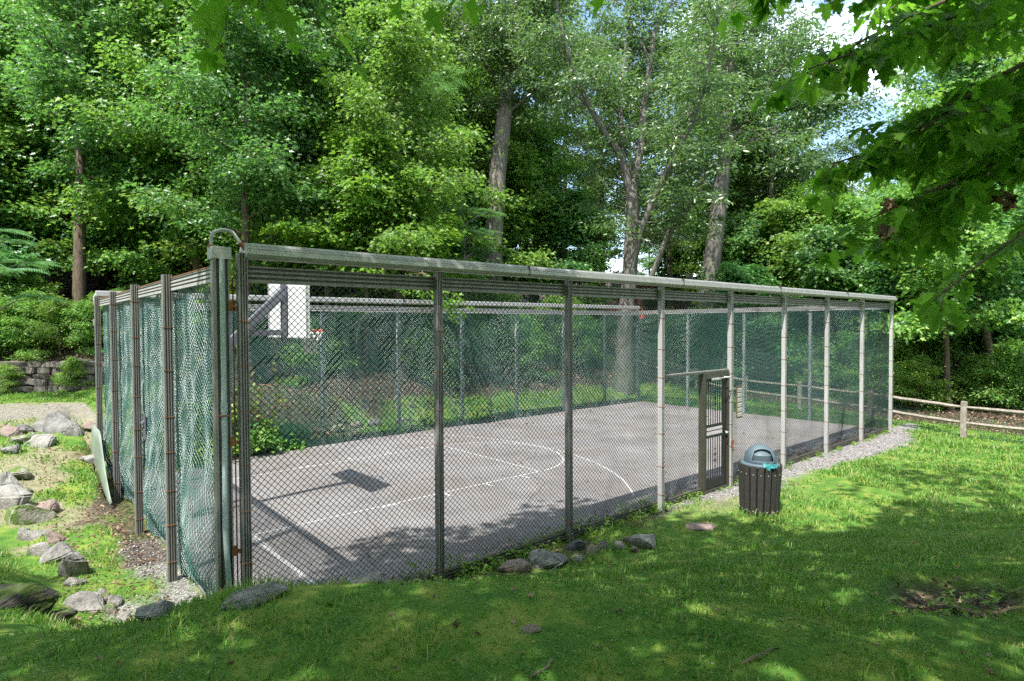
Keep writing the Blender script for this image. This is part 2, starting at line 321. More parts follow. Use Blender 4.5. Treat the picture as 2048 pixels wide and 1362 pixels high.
def masks(x, y):
    """real ground cover: how grassy, gravelly, littered each spot is (0..1)"""
    R, D = RD(x, y); n = fbm(x, y, 1.3, 4); n2 = fbm(x+31, y-9, .5, 3)
    d = toe_d(x, y)
    south_gr = ((y < 0) & (x > 6.5)) * ss((y+np.interp(x, [6.5, 9, 12, 16, 19.5], [.40, .75, 1.1, 1.35, .6])+(n-.5)*1.0)/.35)*(x < 19.8)
    left_strip = ((x > -1.1) & (x < 0) & (y > -.4) & (y < 9.5)) * ss((x+.72+(n-.5)*1.3)/.25)
    gravel = np.maximum(south_gr, left_strip*(y < 4.2)*.9)
    litter = left_strip*(y >= 3.0)
    nw = (x < .2) & (y > 10.5) & (D < 18.9+(n-.5)*1.2)
    gravel = np.maximum(gravel, nw*(D < 18.7)*ss((y-12.6)/1.0)*.45)
    litter = np.maximum(litter, ((y < -.05) & (y > -.75) & (x > .2) & (x < 8))*ss((n-.42)/.15)*.8)
    bare = np.maximum(nw*.8, ((x < -.2) & (y > 4) & (y < 12.5) & (d < 0))*ss((n-.45)/.1)*.8)
    forest = ss((D-np.interp(R, [-40, -13, -9, -4, 2, 6, 20], [21.6, 21.6, 18.6, 19.5, 24.5, 28, 28])+(n-.5)*2)/.8)
    forest = np.where((D > 34.5) & (D < 47), ss((36.2-D)/.8), forest)
    forest = np.maximum(forest, ((x > 1.0) & (x < 6.5) & (y > 10.0) & (y < 13.5))*.9)
    east = ss((x-np.interp(y, [-30, -3, .7, 3, 9, 12], [19.2, 19.2, 19.9, 21, 22.5, 24])-.3)/.6)*(D < 60)
    forest = np.maximum(forest, east*.95)
    hol = 1.25*np.exp(-(((x-HOL[0])/.72)**2+((y-HOL[1])/.40)**2)**2)
    hol = hol*ss((n+.42-.55)/.2)*1.3
    court = (x > -.05) & (x < 18.35) & (y > -.02) & (y < 9.75)
    grass = np.clip(1-gravel-forest-bare*.9-litter*.9-hol*1.1, 0, 1)*ss((n2+n*.6-.42)/.16)*(~court)
    wear = np.exp(-((x-8.6)**2/1.8+(y+.5)**2/.35))
    grass = grass*(1-.8*wear)
    return grass, np.clip(gravel, 0, 1), np.clip(np.maximum(forest, litter*.8)+hol*.8, 0, 1), np.clip(bare+wear*.8, 0, 1)

ny, nx = X.shape
idx = np.arange(nx*ny).reshape(ny, nx)
quads = np.stack([idx[:-1, :-1], idx[:-1, 1:], idx[1:, 1:], idx[1:, :-1]], -1).reshape(-1, 4)
def groundmat():
    m = bpy.data.materials.new('ground_cover'); m.use_nodes = True; t = m.node_tree; N = t.nodes; l = t.links; b = N['Principled BSDF']
    b.inputs['Roughness'].default_value = .95; b.inputs['Specular IOR Level'].default_value = .2
    tc = N.new('ShaderNodeTexCoord')
    def ramp(scale, cols, pos, det=8, vor=False):
        if vor:
            n = N.new('ShaderNodeTexVoronoi'); n.inputs['Scale'].default_value = scale; l.new(tc.outputs['Object'], n.inputs['Vector'])
            sp = N.new('ShaderNodeSeparateColor'); l.new(n.outputs['Color'], sp.inputs[0]); o = sp.outputs[0]
        else:
            n = N.new('ShaderNodeTexNoise'); n.inputs['Scale'].default_value = scale; n.inputs['Detail'].default_value = det
            n.inputs['Roughness'].default_value = .7; l.new(tc.outputs['Object'], n.inputs['Vector']); o = n.outputs[0]
        r = N.new('ShaderNodeValToRGB'); e = r.color_ramp.elements; e[0].position = pos[0]; e[1].position = pos[-1]; e[0].color = (*cols[0], 1); e[1].color = (*cols[-1], 1)
        for c, p in zip(cols[1:-1], pos[1:-1]): x = e.new(p); x.color = (*c, 1)
        l.new(o, r.inputs[0]); return r.outputs[0], o
    moss, _ = ramp(2.6, [(.035, .10, .016), (.07, .15, .02), (.17, .21, .04), (.13, .105, .06)], [.3, .48, .62, .75])
    grav, gv = ramp(42, [(.06, .057, .055), (.17, .16, .155), (.30, .285, .275)], [.0, .5, 1], vor=True)
    litt, _ = ramp(26, [(.014, .011, .009), (.038, .027, .02), (.10, .07, .052)], [.3, .55, .85], vor=True)
    dirt, _ = ramp(9, [(.10, .085, .055), (.20, .17, .12), (.29, .245, .19)], [.3, .5, .7])
    at = N.new('ShaderNodeVertexColor'); at.layer_name = 'cover'; sp = N.new('ShaderNodeSeparateColor'); l.new(at.outputs[0], sp.inputs[0])
    cur = moss
    for src, ch in ((dirt, None), (grav, 1), (litt, 2)):
        mxn = N.new('ShaderNodeMixRGB')
        if ch is None: l.new(at.outputs['Alpha'], mxn.inputs[0])
        else: l.new(sp.outputs[ch], mxn.inputs[0])
        l.new(cur, mxn.inputs[1]); l.new(src, mxn.inputs[2]); cur = mxn.outputs[0]
    l.new(cur, b.inputs['Base Color'])
    bp = N.new('ShaderNodeBump'); bp.inputs['Strength'].default_value = .8; bp.inputs['Distance'].default_value = .03
    n = N.new('ShaderNodeTexNoise'); n.inputs['Scale'].default_value = 28; n.inputs['Detail'].default_value = 6; l.new(tc.outputs['Object'], n.inputs['Vector'])
    l.new(n.outputs[0], bp.inputs['Height']); l.new(bp.outputs[0], b.inputs['Normal'])
    return m
gme = npmesh('ground', np.stack([X, Y, Z], -1), quads, np.full(len(quads), 4), groundmat(), smooth=True)
mg, mv, ml, mb_ = masks(X.ravel(), Y.ravel())
ca = gme.color_attributes.new('cover', 'FLOAT_COLOR', 'POINT')
ca.data.foreach_set('color', np.stack([mg, mv, ml, mb_], -1).astype(np.float32).ravel())
tag(addobj('ground', gme), 'grass, moss and earth sloping down to the court', kind='structure')

def sheet(name, poly, z, m, label):
    b = MB(); b.add([(x, y, z) for x, y in poly], [tuple(range(len(poly)))]); o = b.build(name, m); return tag(o, label, kind='structure')
# court asphalt, gently irregular along its far side
cp = [(-.02, .03), (18.27, .03), (18.27, 9.6)]+[(x, 9.66+.08*math.sin(x*1.7)+.05*math.sin(x*4.1)) for x in np.arange(17.5, .5, -.5)]+[(-.02, 9.7)]
sheet('court', cp, 0, M['asphalt'], 'worn grey asphalt court surface inside the cage')
ln = MB()
def strip(pts, wd=.05, z=.004):
    pts = [Vector((*p, 0)) for p in pts]; vs = []; n = len(pts)
    for i, p in enumerate(pts):
        d = (pts[min(i+1, n-1)]-pts[max(i-1, 0)]).normalized(); q = Vector((-d.y, d.x, 0))*wd/2
        vs += [(p.x+q.x, p.y+q.y, z), (p.x-q.x, p.y-q.y, z)]
    ln.add(vs, [(2*i, 2*i+1, 2*i+3, 2*i+2) for i in range(n-1)])
KY = 5.0
strip([(1.05, .2), (1.05, 3.12)], .075); strip([(1.05, 6.93), (1.05, 9.3)], .075)
strip([(1.05, 3.15), (6.97, 3.15)]); strip([(1.05, 6.9), (6.97, 6.9)]); strip([(7.0, 3.18), (7.0, 6.87)])
strip([(7.03+1.75*math.cos(a), KY+1.86*math.sin(a)) for a in np.linspace(-PI/2+.05, PI/2-.05, 40)])
strip([(3.0+5.85*math.cos(a), 4.9+5.85*math.sin(a)) for a in np.linspace(-.815, .86, 60)])
for x, w_ in ((3.35, .38), (4.5, .06), (5.5, .06), (6.45, .06)):
    strip([(x, 2.88), (x, 3.11)] if w_ < .1 else [(x, 3.06), (x, 3.12)], w_); strip([(x, 6.94), (x, 7.15)] if w_ < .1 else [(x, 6.94), (x, 7.0)], w_)
tag(ln.build('court_marking', M['line']), 'faded white painted basketball key and arc', kind='structure')

# hillside road behind the wood
rs = np.arange(-60, 60, 1.0); rv = []
for R in rs:
    for D in (38.5, 40.5, 42.5, 44.5):
        x, y = fromRD(R, D); rv.append((x, y, hz(x, y)+.12))
rq = [(4*i+j, 4*i+4+j, 4*i+5+j, 4*i+1+j) for i in range(len(rs)-1) for j in range(3)]
b = MB(); b.add(rv, rq); tag(b.build('road', M['road']), 'grey road running along the hillside behind the trees', kind='structure')

# ------------------------------------------------------------ chain link
def fabric(L, z0, z1, place, defl, wire, mats, name, parent, holes=(), w=.070, seg=3, cut=None):
    """chain link: zigzag wires between nodes of a diamond grid, deformed by defl(s,z); place(s,z,off)->xyz"""
    p = w/2; ni = int(L/p); nj = int((z1-z0)/p)
    I, J = np.meshgrid(np.arange(ni+1), np.arange(nj+1), indexing='ij')
    e = []
    for di, dj in ((1, 1), (-1, 1)):
        ok = ((I+J) % 2 == 0)
        i2 = I+di; j2 = J+dj; ok &= (i2 >= 0) & (i2 <= ni) & (j2 <= nj)
        e.append(np.stack([I[ok], J[ok], i2[ok], j2[ok]], -1))
        ok = ((I+J) % 2 == 0); i2 = I-di; j2 = J-dj
    # nodes with odd parity never occur, both diagonals start from even nodes; edges from even to even+2? -> connect via odd mid nodes
    e = np.concatenate(e)
    # second half: from odd mid node on to the next even node
    e2 = []
    for di, dj in ((1, 1), (-1, 1)):
        ok = ((I+J) % 2 == 0); i2 = I+di; j2 = J+dj
        ok &= (i2 >= 0) & (i2 <= ni) & (j2 <= nj)
    s0 = e[:, 0]*p; a0 = z0+e[:, 1]*p; s1 = e[:, 2]*p; a1 = z0+e[:, 3]*p
    sm = (s0+s1)/2; zm = (a0+a1)/2; keep = np.ones(len(e), bool)
    for (h0, h1, k0, k1) in holes: keep &= ~((sm > h0) & (sm < h1) & (zm > k0) & (zm < k1))
    if cut is not None: keep &= cut(sm, zm)
    s0, a0, s1, a1 = s0[keep], a0[keep], s1[keep], a1[keep]
    def P(s, z):
        o, ds, dz = defl(s, z); return place(s+ds, z+dz, o)
    A = P(s0, a0); B = P(s1, a1); d = B-A; d /= np.linalg.norm(d, axis=1)[:, None]
    # little crimp: nodes already lie on alternate sides
    up = np.array([0, 0, 1.0]); u = np.cross(d, up); u /= np.linalg.norm(u, axis=1)[:, None]; v = np.cross(d, u)
    n = len(A); vs = []
    for end in (A, B):
        for k in range(seg):
            a = 2*PI*k/seg+.5; vs.append(end+wire*(math.cos(a)*u+math.sin(a)*v))
    vs = np.stack(vs, 1)  # n, 2seg, 3
    base = (np.arange(n)*2*seg)[:, None]
    q = np.concatenate([base+np.array([k, (k+1) % seg, seg+(k+1) % seg, seg+k])[None, :] for k in range(seg)], 1).reshape(-1, 4)
    me = npmesh(name, vs.reshape(-1, 3), q, np.full(len(q), 4), mats)
    return addobj(name, me, parent)

S = 2.286; LX = 8*S; LY = 4*S; XL = -.18
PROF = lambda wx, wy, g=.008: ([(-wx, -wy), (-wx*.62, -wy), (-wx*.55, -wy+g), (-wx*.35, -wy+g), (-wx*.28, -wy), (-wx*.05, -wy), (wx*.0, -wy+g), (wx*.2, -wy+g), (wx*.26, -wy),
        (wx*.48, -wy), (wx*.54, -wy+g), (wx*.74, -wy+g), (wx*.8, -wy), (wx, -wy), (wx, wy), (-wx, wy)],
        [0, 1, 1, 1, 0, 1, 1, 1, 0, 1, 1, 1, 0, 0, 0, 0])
def post(parent, x, y, z0, z1, wx=.04, wy=.042, light=False, ties=True, rot=0):
    b = MB(); pr, mi = PROF(wx, wy)
    if rot: pr = [(-q, p_) for p_, q in pr]
    b.prism([(x+a, y+c) for a, c in pr], z0, z1, mis=mi)
    if ties:
        z = z0+.25+random.random()*.2
        while z < z1-.2:
            h = .0035; t = random.uniform(-.012, .012)
            b.box((x-wx-.004, y-wy-.004, z-h), (x+wx+.004, y+wy+.004, z+h), 2, rot=Matrix.Rotation(t*6, 3, 'Y'), c=(x, y, z))
            z += random.uniform(.42, .6)
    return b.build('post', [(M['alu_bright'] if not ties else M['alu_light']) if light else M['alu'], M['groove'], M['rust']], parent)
def rail(parent, name, prof, a, bb, axis, m, g=None):
    b = MB(); b.prism(prof, a, bb, axis, 0, g); return b.build(name, m, parent)
def railprof(yc, z0, z1, w=.03, side=-1, g=.008):
    """rail with three long grooves on one side"""
    h = z1-z0; o = yc+side*w; i = yc-side*w; zs = [0, .2, .24, .30, .34, .48, .52, .58, .62, .76, .80, .86, .90, 1]
    din = [0, 0, 1, 1, 0, 0, 1, 1, 0, 0, 1, 1, 0, 0]
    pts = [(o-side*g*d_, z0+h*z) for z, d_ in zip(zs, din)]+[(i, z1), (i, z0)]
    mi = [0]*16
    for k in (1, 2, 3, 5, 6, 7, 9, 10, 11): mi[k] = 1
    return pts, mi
def fixture(parent, y0, y1, x0, x1, z0, side):
    """long weather hood of the lighting: a shallow stepped box lying along the fence top"""
    o = side; yc = (y0+y1)/2
    pr = [(y0, z0+.03), (y0-.0, z0+.075), (y0+.02*1, z0+.085), (y0+.02, z0+.105), (y0+.045, z0+.115), (y0+.05, z0+.14), (y1-.05, z0+.14), (y1, z0+.06), (y1, z0+.03), (y1-.04, z0), (y0+.04, z0)]
    mi = [0, 1, 0, 1, 0, 0, 0, 0, 0, 0, 0]
    b = MB(); b.prism(pr, x0, x1, 'x', 0, mi)
    for k in range(1, 5):
        xx = x0+(x1-x0)*k/5; b.box((xx-.006, y0-.004, z0+.01), (xx+.006, y1+.004, z0+.144), 1)
    return b.build('light_housing', [M['alu_light'], M['groove']], parent)

# ---- near long fence
nf = empty('court_fence', (0, 0, 0)); tag(nf, 'long near side of the chain link court cage, with the barred door and light hood', 'fence', 'sides of the court cage')
for k in range(0, 9):
    post(nf, k*S+(.01 if k == 0 else 0), -.065, -.12 if k else -.1, 3.80 if k else 3.86, wx=.043 if k == 0 else .040, light=k >= 3)  # right-hand posts take a paler metal that paints in their sunlight
pr, mi = railprof(.0, 3.58, 3.745, side=-1)
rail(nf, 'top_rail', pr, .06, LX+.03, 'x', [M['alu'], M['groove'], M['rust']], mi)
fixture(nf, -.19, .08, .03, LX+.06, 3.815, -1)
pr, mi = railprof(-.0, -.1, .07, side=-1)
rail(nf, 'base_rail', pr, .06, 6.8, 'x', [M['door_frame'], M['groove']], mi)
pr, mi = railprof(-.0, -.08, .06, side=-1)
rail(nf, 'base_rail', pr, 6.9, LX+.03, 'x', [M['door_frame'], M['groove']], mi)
def nplace(s, z, o): return np.stack([s+.0, .045+o, z], -1)
def ndefl(s, z):
    bay = (s % S)/S; bul = np.sin(PI*bay)**2
    bot = np.clip((1.0-z)/1.0, 0, 1)**2
    o = .02*np.sin(s*2.1)*np.sin(z*1.7)+bul*bot*.10*(.5+fbm(s, s*0, .6, 2))+.012*np.sin(s*5+z*3)+.10*(fbm(s, z*.6+5, 1.3, 3)-.5)*np.sin(PI*bay)
    o = o+np.where(s > 4.3, .03*np.sin(s*3.3+z*.9)*np.sin(PI*bay), 0)
    ds = .012*np.sin(z*3+s*1.3)+.02*np.sin(PI*bay)*np.sin(z*2.2+np.floor(s/S)*2)
    return o, ds, .012*np.sin(s*2.7+z)
fabric(LX, .0, 3.6, nplace, ndefl, .0040, M['wire_shaded'], 'wire_mesh', nf, holes=((8.2, 9.12, -.2, 2.27),))
# lintel and door
b = MB(); b.box((3*S+.04, -.055, 2.225), (4*S-.04, .03, 2.27)); b.box((3*S+.04, -.06, 2.24), (4*S-.04, -.056, 2.255), 1)
b.build('lintel', [M['alu'], M['groove']], nf)
b = MB()
for x0, x1 in ((8.20, 8.262), (9.045, 9.10)): b.box((x0, -.075, -.03), (x1, .05, 2.222))
b.box((8.262, -.07, 2.13), (9.045, .04, 2.222)); b.box((8.262, -.07, -.08), (9.045, .05, .0))
b.build('door_frame', M['door_frame'], nf)
dr = MB(); X0, X1 = 8.275, 9.03
for a, c in (((X0, -.045, .02), (X0+.055, -.015, 2.115)), ((X1-.055, -.045, .02), (X1, -.015, 2.115)), ((X0+.055, -.045, 2.06), (X1-.055, -.015, 2.115)),
             ((X0+.055, -.045, 1.185), (X1-.055, -.015, 1.235)), ((X0+.055, -.045, .985), (X1-.055, -.015, 1.03)), ((X0+.055, -.045, .02), (X1-.055, -.015, .19))): dr.box(a, c)
door = dr.build('door', M['black_iron'], nf)
bars = MB()
for k in range(1, 8):
    xx = X0+.055+(X1-X0-.11)*k/8
    for za, zb in ((.19, .985), (1.235, 2.06)): bars.box((xx-.007, -.037, za), (xx+.007, -.023, zb))
bars.box((X0+.055, -.037, 1.105), (X1-.055, -.023, 1.12))
bars.build('bars', M['black_iron'], door)
sc_ = MB()
def scroll(cx, cz, r, flip=1):
    pts = [(cx+flip*(r*(1-.75*t)*math.cos(t*5.2)-r*.2), -.03, cz+r*(1-.75*t)*math.sin(t*5.2)) for t in np.linspace(0, 1, 14)]
    sc_.tube(pts, .006, 5)
xm = (X0+X1)/2
for zc in (.58, 1.66):
    sc_ = MB(); sc_.tube([(xm, -.03, zc-.2), (xm, -.03, zc+.2)], .009, 6)
    for dz, r in ((.17, .03), (.06, .045), (-.06, .045), (-.17, .03)):
        scroll(xm, zc+dz, r, 1); scroll(xm, zc+dz, r, -1)
    sc_.build('scroll_ornament', M['black_iron'], door)
h = MB(); h.box((X1-.05, -.06, .98), (X1-.004, -.046, 1.16)); h.build('lock_plate', M['black_iron'], door)
h = MB(); h.tube([(X1-.03, -.06, 1.04), (X1-.03, -.105, 1.04)], .012, 8); h.tube([(X1-.03, -.105, 1.045), (X1-.11, -.108, 1.035)], .010, 8); h.tube([(X1-.03, -.06, 1.04), (X1-.03, -.066, 1.04)], .028, 12)
h.build('handle', M['alu_light'], door, smooth=True)
h = MB(); h.box((8.45, -.115, 2.09), (8.72, -.072, 2.125)); h.tube([(8.7, -.12, 2.12), (8.98, -.17, 2.128)], .009, 6); h.tube([(8.98, -.17, 2.128), (8.9, -.06, 2.13)], .009, 6)
h.build('door_closer', M['alu_light'], nf)
h = MB(); h.tube([(9.13, -.115, .80), (9.13, -.135, .80)], .03, 10); h.tube([(9.13, -.12, .80), (9.13, -.14, .70), (9.15, -.14, .66)], .014, 7); h.box((9.10, -.14, .83), (9.16, -.11, .88))
h.build('padlock', M['rust'], nf)

# ---- left end fence
lf = empty('court_fence', (XL, 0, 0)); tag(lf, 'short left end of the court cage with billowing teal chain link', 'fence', 'sides of the court cage')
def sub(fn):  # parts built in world coordinates, then moved under the empty
    o = fn; o.location = (-XL, 0, 0); return o
for k in range(1, 5):
    sub(post(lf, XL-.01, k*S, -.1, 3.80, wx=.052, wy=.048, light=False))
cb = MB(); pr, mi = PROF(.072, .05)
cb.prism([(XL+a, -.03+c) for a, c in pr], -.1, 3.80, mis=mi); sub(cb.build('corner_post', [M['alu'], M['groove']], lf))
b = MB(); b.box((XL-.085, -.11, 3.79), (XL+.085, .06, 3.905)); sub(b.build('junction_box', M['alu_light'], lf))
pts = [(XL-.07+.0, -.02, 3.9), (XL-.07, -.02, 3.99)]+[(XL-.07+.12*(1-math.cos(a)), -.02-.02*a/PI, 3.99+.085*math.sin(a)) for a in np.linspace(.2, 2.2, 10)]+[(.0, -.06, 3.96), (.045, -.07, 3.90)]
b = MB(); b.tube(pts, .016, 9); b.tube([pts[0], (pts[0][0], pts[0][1], 3.925)], .026, 8, 1); b.tube([pts[-2], pts[-1]], .024, 8, 1)
sub(b.build('curved_conduit', [M['alu_light'], M['rust']], lf, smooth=True))
b = MB(); b.tube([(XL+.0, -.105, 3.79), (XL+.0, -.105, 2.2), (XL-.01, -.11, 1.2), (XL+.03, -.12, .3), (XL+.07, -.11, -.1)], .025, 10)
b.tube([(XL, -.105, 2.33), (XL, -.105, 2.42)], .031, 10); b.box((XL-.04, -.14, 2.29), (XL+.04, -.075, 2.305), 1); b.box((XL-.02, -.15, .22), (XL+.08, -.08, .235), 1)
sub(b.build('conduit', [M['pvc'], M['rust']], lf, smooth=True))
for z in (3.33, 2.02, .95, .42):
    b = MB(); b.tube([(XL+.05, -.06, z+.04), (-.03, -.06, z-.01)], .016, 6); b.box((XL+.055, -.085, z-.03), (XL+.10, -.04, z+.06)); sub(b.build('bracket', M['rust'], lf))
b = MB(); b.tube([(XL+.115, -.03, 3.62), (XL+.115, -.03, 1.7), (XL+.12, -.03, 0)], .007, 6); b.box((XL+.095, -.045, 3.30), (XL+.135, -.01, 3.39)); sub(b.build('tension_rod', M['rust'], lf))
pr, mi = railprof(XL+.055, 3.60, 3.75, w=.028, side=-1)
b = MB(); b.prism([(a, c) for a, c in pr], -.0, LY+.05, 'y', 0, mi); sub(b.build('top_rail', [M['alu_light'], M['groove']], lf))
b = MB(); b.box((XL+.02, -.02, 3.752), (XL+.09, LY+.05, 3.762)); sub(b.build('rail_cap', M['rust'], lf))
def lplace(s, z, o): return np.stack([XL+.055+.035+o, s+.0, z], -1)
def ldefl(s, z):
    bay = ((s) % S)/S; m = np.sin(PI*bay)
    low = np.exp(-((z-.75)/.62)**2)
    o = -m*low*(.10+.10*fbm(s, z, .7, 2))+m*.14*(fbm(s, z*.55, 1.6, 3)-.5)+.04*(fbm(s+40, z*.6, 4.2, 3)-.5)+.015*(fbm(s, z+9, 9, 2)-.5)
    o = o+m*.14*np.clip((.5-z)/.5, 0, 1)
    ds = .03*np.sin(z*2.4+s*2.2)*m+.012*np.sin(z*11+s*3); dz = .02*np.sin(s*4.2+z*2)+.014*np.sin(s*13)
    return o, ds, dz
sub(fabric(LY, .0, 3.62, lplace, ldefl, .0054, M['wire_teal'], 'wire_mesh', lf))
# ---- far long fence
ff = empty('court_fence', (0, LY, 0)); tag(ff, 'long far side of the court cage under its white light hood, vines at its foot', 'fence', 'sides of the court cage')
def offf(o, v): o.location = (-v[0], -v[1], 0); return o
for k in range(1, 8): offf(post(ff, k*S+.2, LY+.06, -.1, 3.62, wx=.045, wy=.04, light=True, ties=False), (0, LY))
offf(post(ff, LX, LY+.06, -.1, 3.80, light=True, ties=False), (0, LY))
fx = fixture(ff, LY-.02, LY+.22, -.2, LX+.06, 3.79, 1); offf(fx, (0, LY))
pr, mi = railprof(LY, 3.55, 3.70, side=-1)
offf(rail(ff, 'top_rail', pr, .06, LX, 'x', [M['alu_light'], M['groove']], mi), (0, LY))
pts = [(XL-.02, LY+.06, 3.45), (XL-.06, LY+.06, 3.75)]+[(XL-.06+.14*(1-math.cos(a)), LY+.06, 3.76+.12*math.sin(a)) for a in np.linspace(.2, 1.6, 8)]+[(XL+.25, LY+.08, 3.87)]
b = MB(); b.tube(pts, .018, 8); offf(b.build('curved_conduit', M['alu_light'], ff, smooth=True), (0, LY))
b = MB(); b.box((XL-.09, LY-.02, 3.2), (XL+.03, LY+.0, 3.33)); offf(b.build('junction_box', M['alu_light'], ff), (0, LY))
def fplace(s, z, o): return np.stack([s, LY-.05+o, z], -1)
def fdefl(s, z):
    bay = ((s-.2) % S)/S; return .05*np.sin(PI*bay)*np.sin(z*1.3+s)+.03*np.sin(s*2.3+z), .02*np.sin(z*2.5+s)*np.sin(PI*bay), .015*np.sin(s*3)
offf(fabric(LX, 0, 3.56, fplace, fdefl, .0053, M['wire'], 'wire_mesh', ff, w=.06), (0, LY))
# ---- right end fence
rf = empty('court_fence', (LX, 0, 0)); tag(rf, 'short right end of the court cage, seen through the near chain link', 'fence', 'sides of the court cage')
for k in range(1, 4): offf(post(rf, LX+.05, k*S, -.1, 3.62, wx=.045, wy=.04, light=True, ties=False), (LX, 0))
pr, mi = railprof(LX, 3.58, 3.73, side=-1)
b = MB(); b.prism(pr, 0, LY, 'y', 0, mi); offf(b.build('top_rail', [M['alu_light'], M['groove']], rf), (LX, 0))
def rplace(s, z, o): return np.stack([LX-.05+o, s, z], -1)
offf(fabric(LY, 0, 3.6, rplace, fdefl, .0054, M['wire'], 'wire_mesh', rf, w=.06), (LX, 0))

# ---- basketball hoop
hp = empty('basketball_hoop', (XL-.1, 4.45, 0)); tag(hp, 'white rectangular backboard on a slanting dark steel arm with orange rim and torn net', 'basketball hoop')
HO = (XL-.1, 4.45)
def off(o, v=HO): o.location = (-v[0], -v[1], 0); return o
BX = 2.12
b = MB(); b.box((BX-.02, 3.53, 2.95), (BX+.02, 5.36, 3.95)); off(b.build('backboard', M['white'], hp))
b = MB()
for yy in (3.53, 5.34): b.box((BX-.045, yy-.002, 2.948), (BX-.021, yy+.022, 3.952))
b.box((BX-.045, 3.555, 2.948), (BX-.021, 5.337, 2.97)); off(b.build('board_edge', M['alu_light'], hp))
b = MB(); v0 = Vector((-.112, 4.45, 1.62)); v1 = Vector((2.06, 4.45, 3.78)); d = (v1-v0).normalized(); q = Vector((-d.z, 0, d.x))
ang = math.atan2(d.z, d.x); Lr = (v1-v0).length
b.box((0, -.06, -.075), (Lr, .06, .075)); vs = [tuple(Matrix.Rotation(-ang, 3, 'Y') @ Vector(p)+v0) for p in b.v]; b.v = vs
off(b.build('support_arm', M['steel_dark'], hp))
b = MB(); b.box((BX-.12, 4.40, 2.92), (BX-.046, 4.50, 3.93)); off(b.build('mounting_post', M['steel_dark'], hp))
b = MB(); b.box((1.38, 4.40, 2.99), (BX-.122, 4.50, 3.09)); off(b.build('brace', M['steel_dark'], hp))
b = MB(); b.box((-.125, 4.33, 1.42), (-.115, 4.57, 1.82)); off(b.build('mounting_plate', M['steel_dark'], hp))
rc = (BX+.02+.15+.225, 4.45, 3.05+.02)
b = MB(); b.tube([(rc[0]+.228*math.cos(a), rc[1]+.228*math.sin(a), rc[2]) for a in np.linspace(0, 2*PI, 33)], .015, 6, cap=False)
b.box((BX+.021, 4.36, 2.99), (BX+.17, 4.54, 3.0)); b.box((BX+.021, 4.36, 3.0), (BX+.03, 4.54, 3.12)); b.tube([(BX+.02, 4.37, 2.99), (BX+.2, 4.30, 3.06)], .008, 5); b.tube([(BX+.02, 4.53, 2.99), (BX+.2, 4.60, 3.06)], .008, 5)
off(b.build('rim', M['orange'], hp, smooth=True))
b = MB()
def nr(t): return .225*(1-t)+.11*t-.035*math.sin(t*PI)
for k in range(12):
    for s_ in (1, -1):
        pts = []
        for i in range(9):
            t = i/8; a = 2*PI*(k+s_*t*1.6)/12; pts.append((rc[0]+nr(t)*math.cos(a), rc[1]+nr(t)*math.sin(a), rc[2]-.42*t))
        b.tube(pts, .007, 4, cap=False)
off(b.build('net', M['net'], hp))
# ---- small brown notice board beside the door
b = MB(); b.box((9.29, -.125, 1.28), (9.50, -.110, 1.92)); sg = b.build('notice_board', M['sign_brown']); tag(sg, 'narrow brown board with six small pale plates on the post right of the door', 'sign')
for k in range(6):
    t = MB(); z = 1.315+k*.098; t.box((9.318, -.131, z), (9.472, -.1265, z+.072))
    for j in range(4): t.box((9.335+j*.034, -.1335, z+.018), (9.335+j*.034+random.uniform(.006, .016), -.1312, z+.052), 1)
    t.build('plate', [M['tile'], M['sign_brown']], sg)
# ---- loose pale sheet at the foot of the left fence
vs = []; ns_ = 24
for i in range(ns_+1):
    t = i/ns_; yy = 6.35+2.6*t; xx = -.30-.05*math.sin(t*PI)-.015*math.sin(t*9); top = .06+1.12*math.sin(min(1, t*2.2)*PI/2)**1.3
    for j in range(7): zz = -.03+(top+.03)*j/6; vs.append((xx-.05*math.sin(j/6*PI)-.03*(j/6), yy, zz))
fs = [(i*7+j, i*7+j+1, (i+1)*7+j+1, (i+1)*7+j) for i in range(ns_) for j in range(6)]
b = MB(); b.add(vs, fs); ps = b.build('plastic_sheet', M['sheet'], smooth=True); md = ps.modifiers.new('thickness', 'SOLIDIFY'); md.thickness = .004
tag(ps, 'pale greenish plastic sheet leaning at the foot of the left fence', 'plastic sheet')

# ------------------------------------------------------------ litter bin
bx, by = 7.93, -1.28; bz = hz(bx, by)-.02
tb = empty('litter_bin', (bx, by, bz)); tb.rotation_euler = (rad(0), rad(.8), rad(-50)); tag(tb, 'round bin of dark vertical slats with a blue grey domed lid near the door', 'litter bin')
RT, RB, HB = .325, .285, .85
NS = 18
for k in range(NS):
    a = 2*PI*k/NS; b = MB(); hw = PI*RT/NS*.83
    vs = []
    for rr, z, wv in ((RB, 0.02, hw*RB/RT), (RT, HB, hw)):
        for dr_, s_ in ((0, -1), (0, 1), (.022, 1), (.022, -1)): vs.append((rr+dr_, s_*wv, z))
    b.add(vs, [(0, 1, 2, 3)[::-1], (4, 5, 6, 7), (0, 1, 5, 4), (1, 2, 6, 5), (2, 3, 7, 6), (3, 0, 4, 7)])
    o = b.build('slat', M['slat'], tb); o.rotation_euler = (0, 0, a); bv = o.modifiers.new('bevel', 'BEVEL'); bv.width = .004; bv.segments = 2
    for z in (.10, .71):
        rr = RB+(RT-RB)*z/HB+.022; t = MB(); t.tube([(rr-.002, 0, z), (rr+.005, 0, z)], .009, 8); c = t.build('bolt', M['galv'], o)
b = MB(); b.lathe([(.0, .04), (RB-.02, .04), (RT-.025, HB-.01), (RT-.04, HB-.01), (RB-.04, .06)], 36); b.build('liner', M['liner'], tb, smooth=True)
b = MB(); b.lathe([(RT-.012, HB-.035), (RT-.012, HB+.002), (RT-.035, HB+.018), (.28, HB+.022), (.255, HB+.03)], 40); b.build('lid_rim', M['lid'], tb, smooth=True)
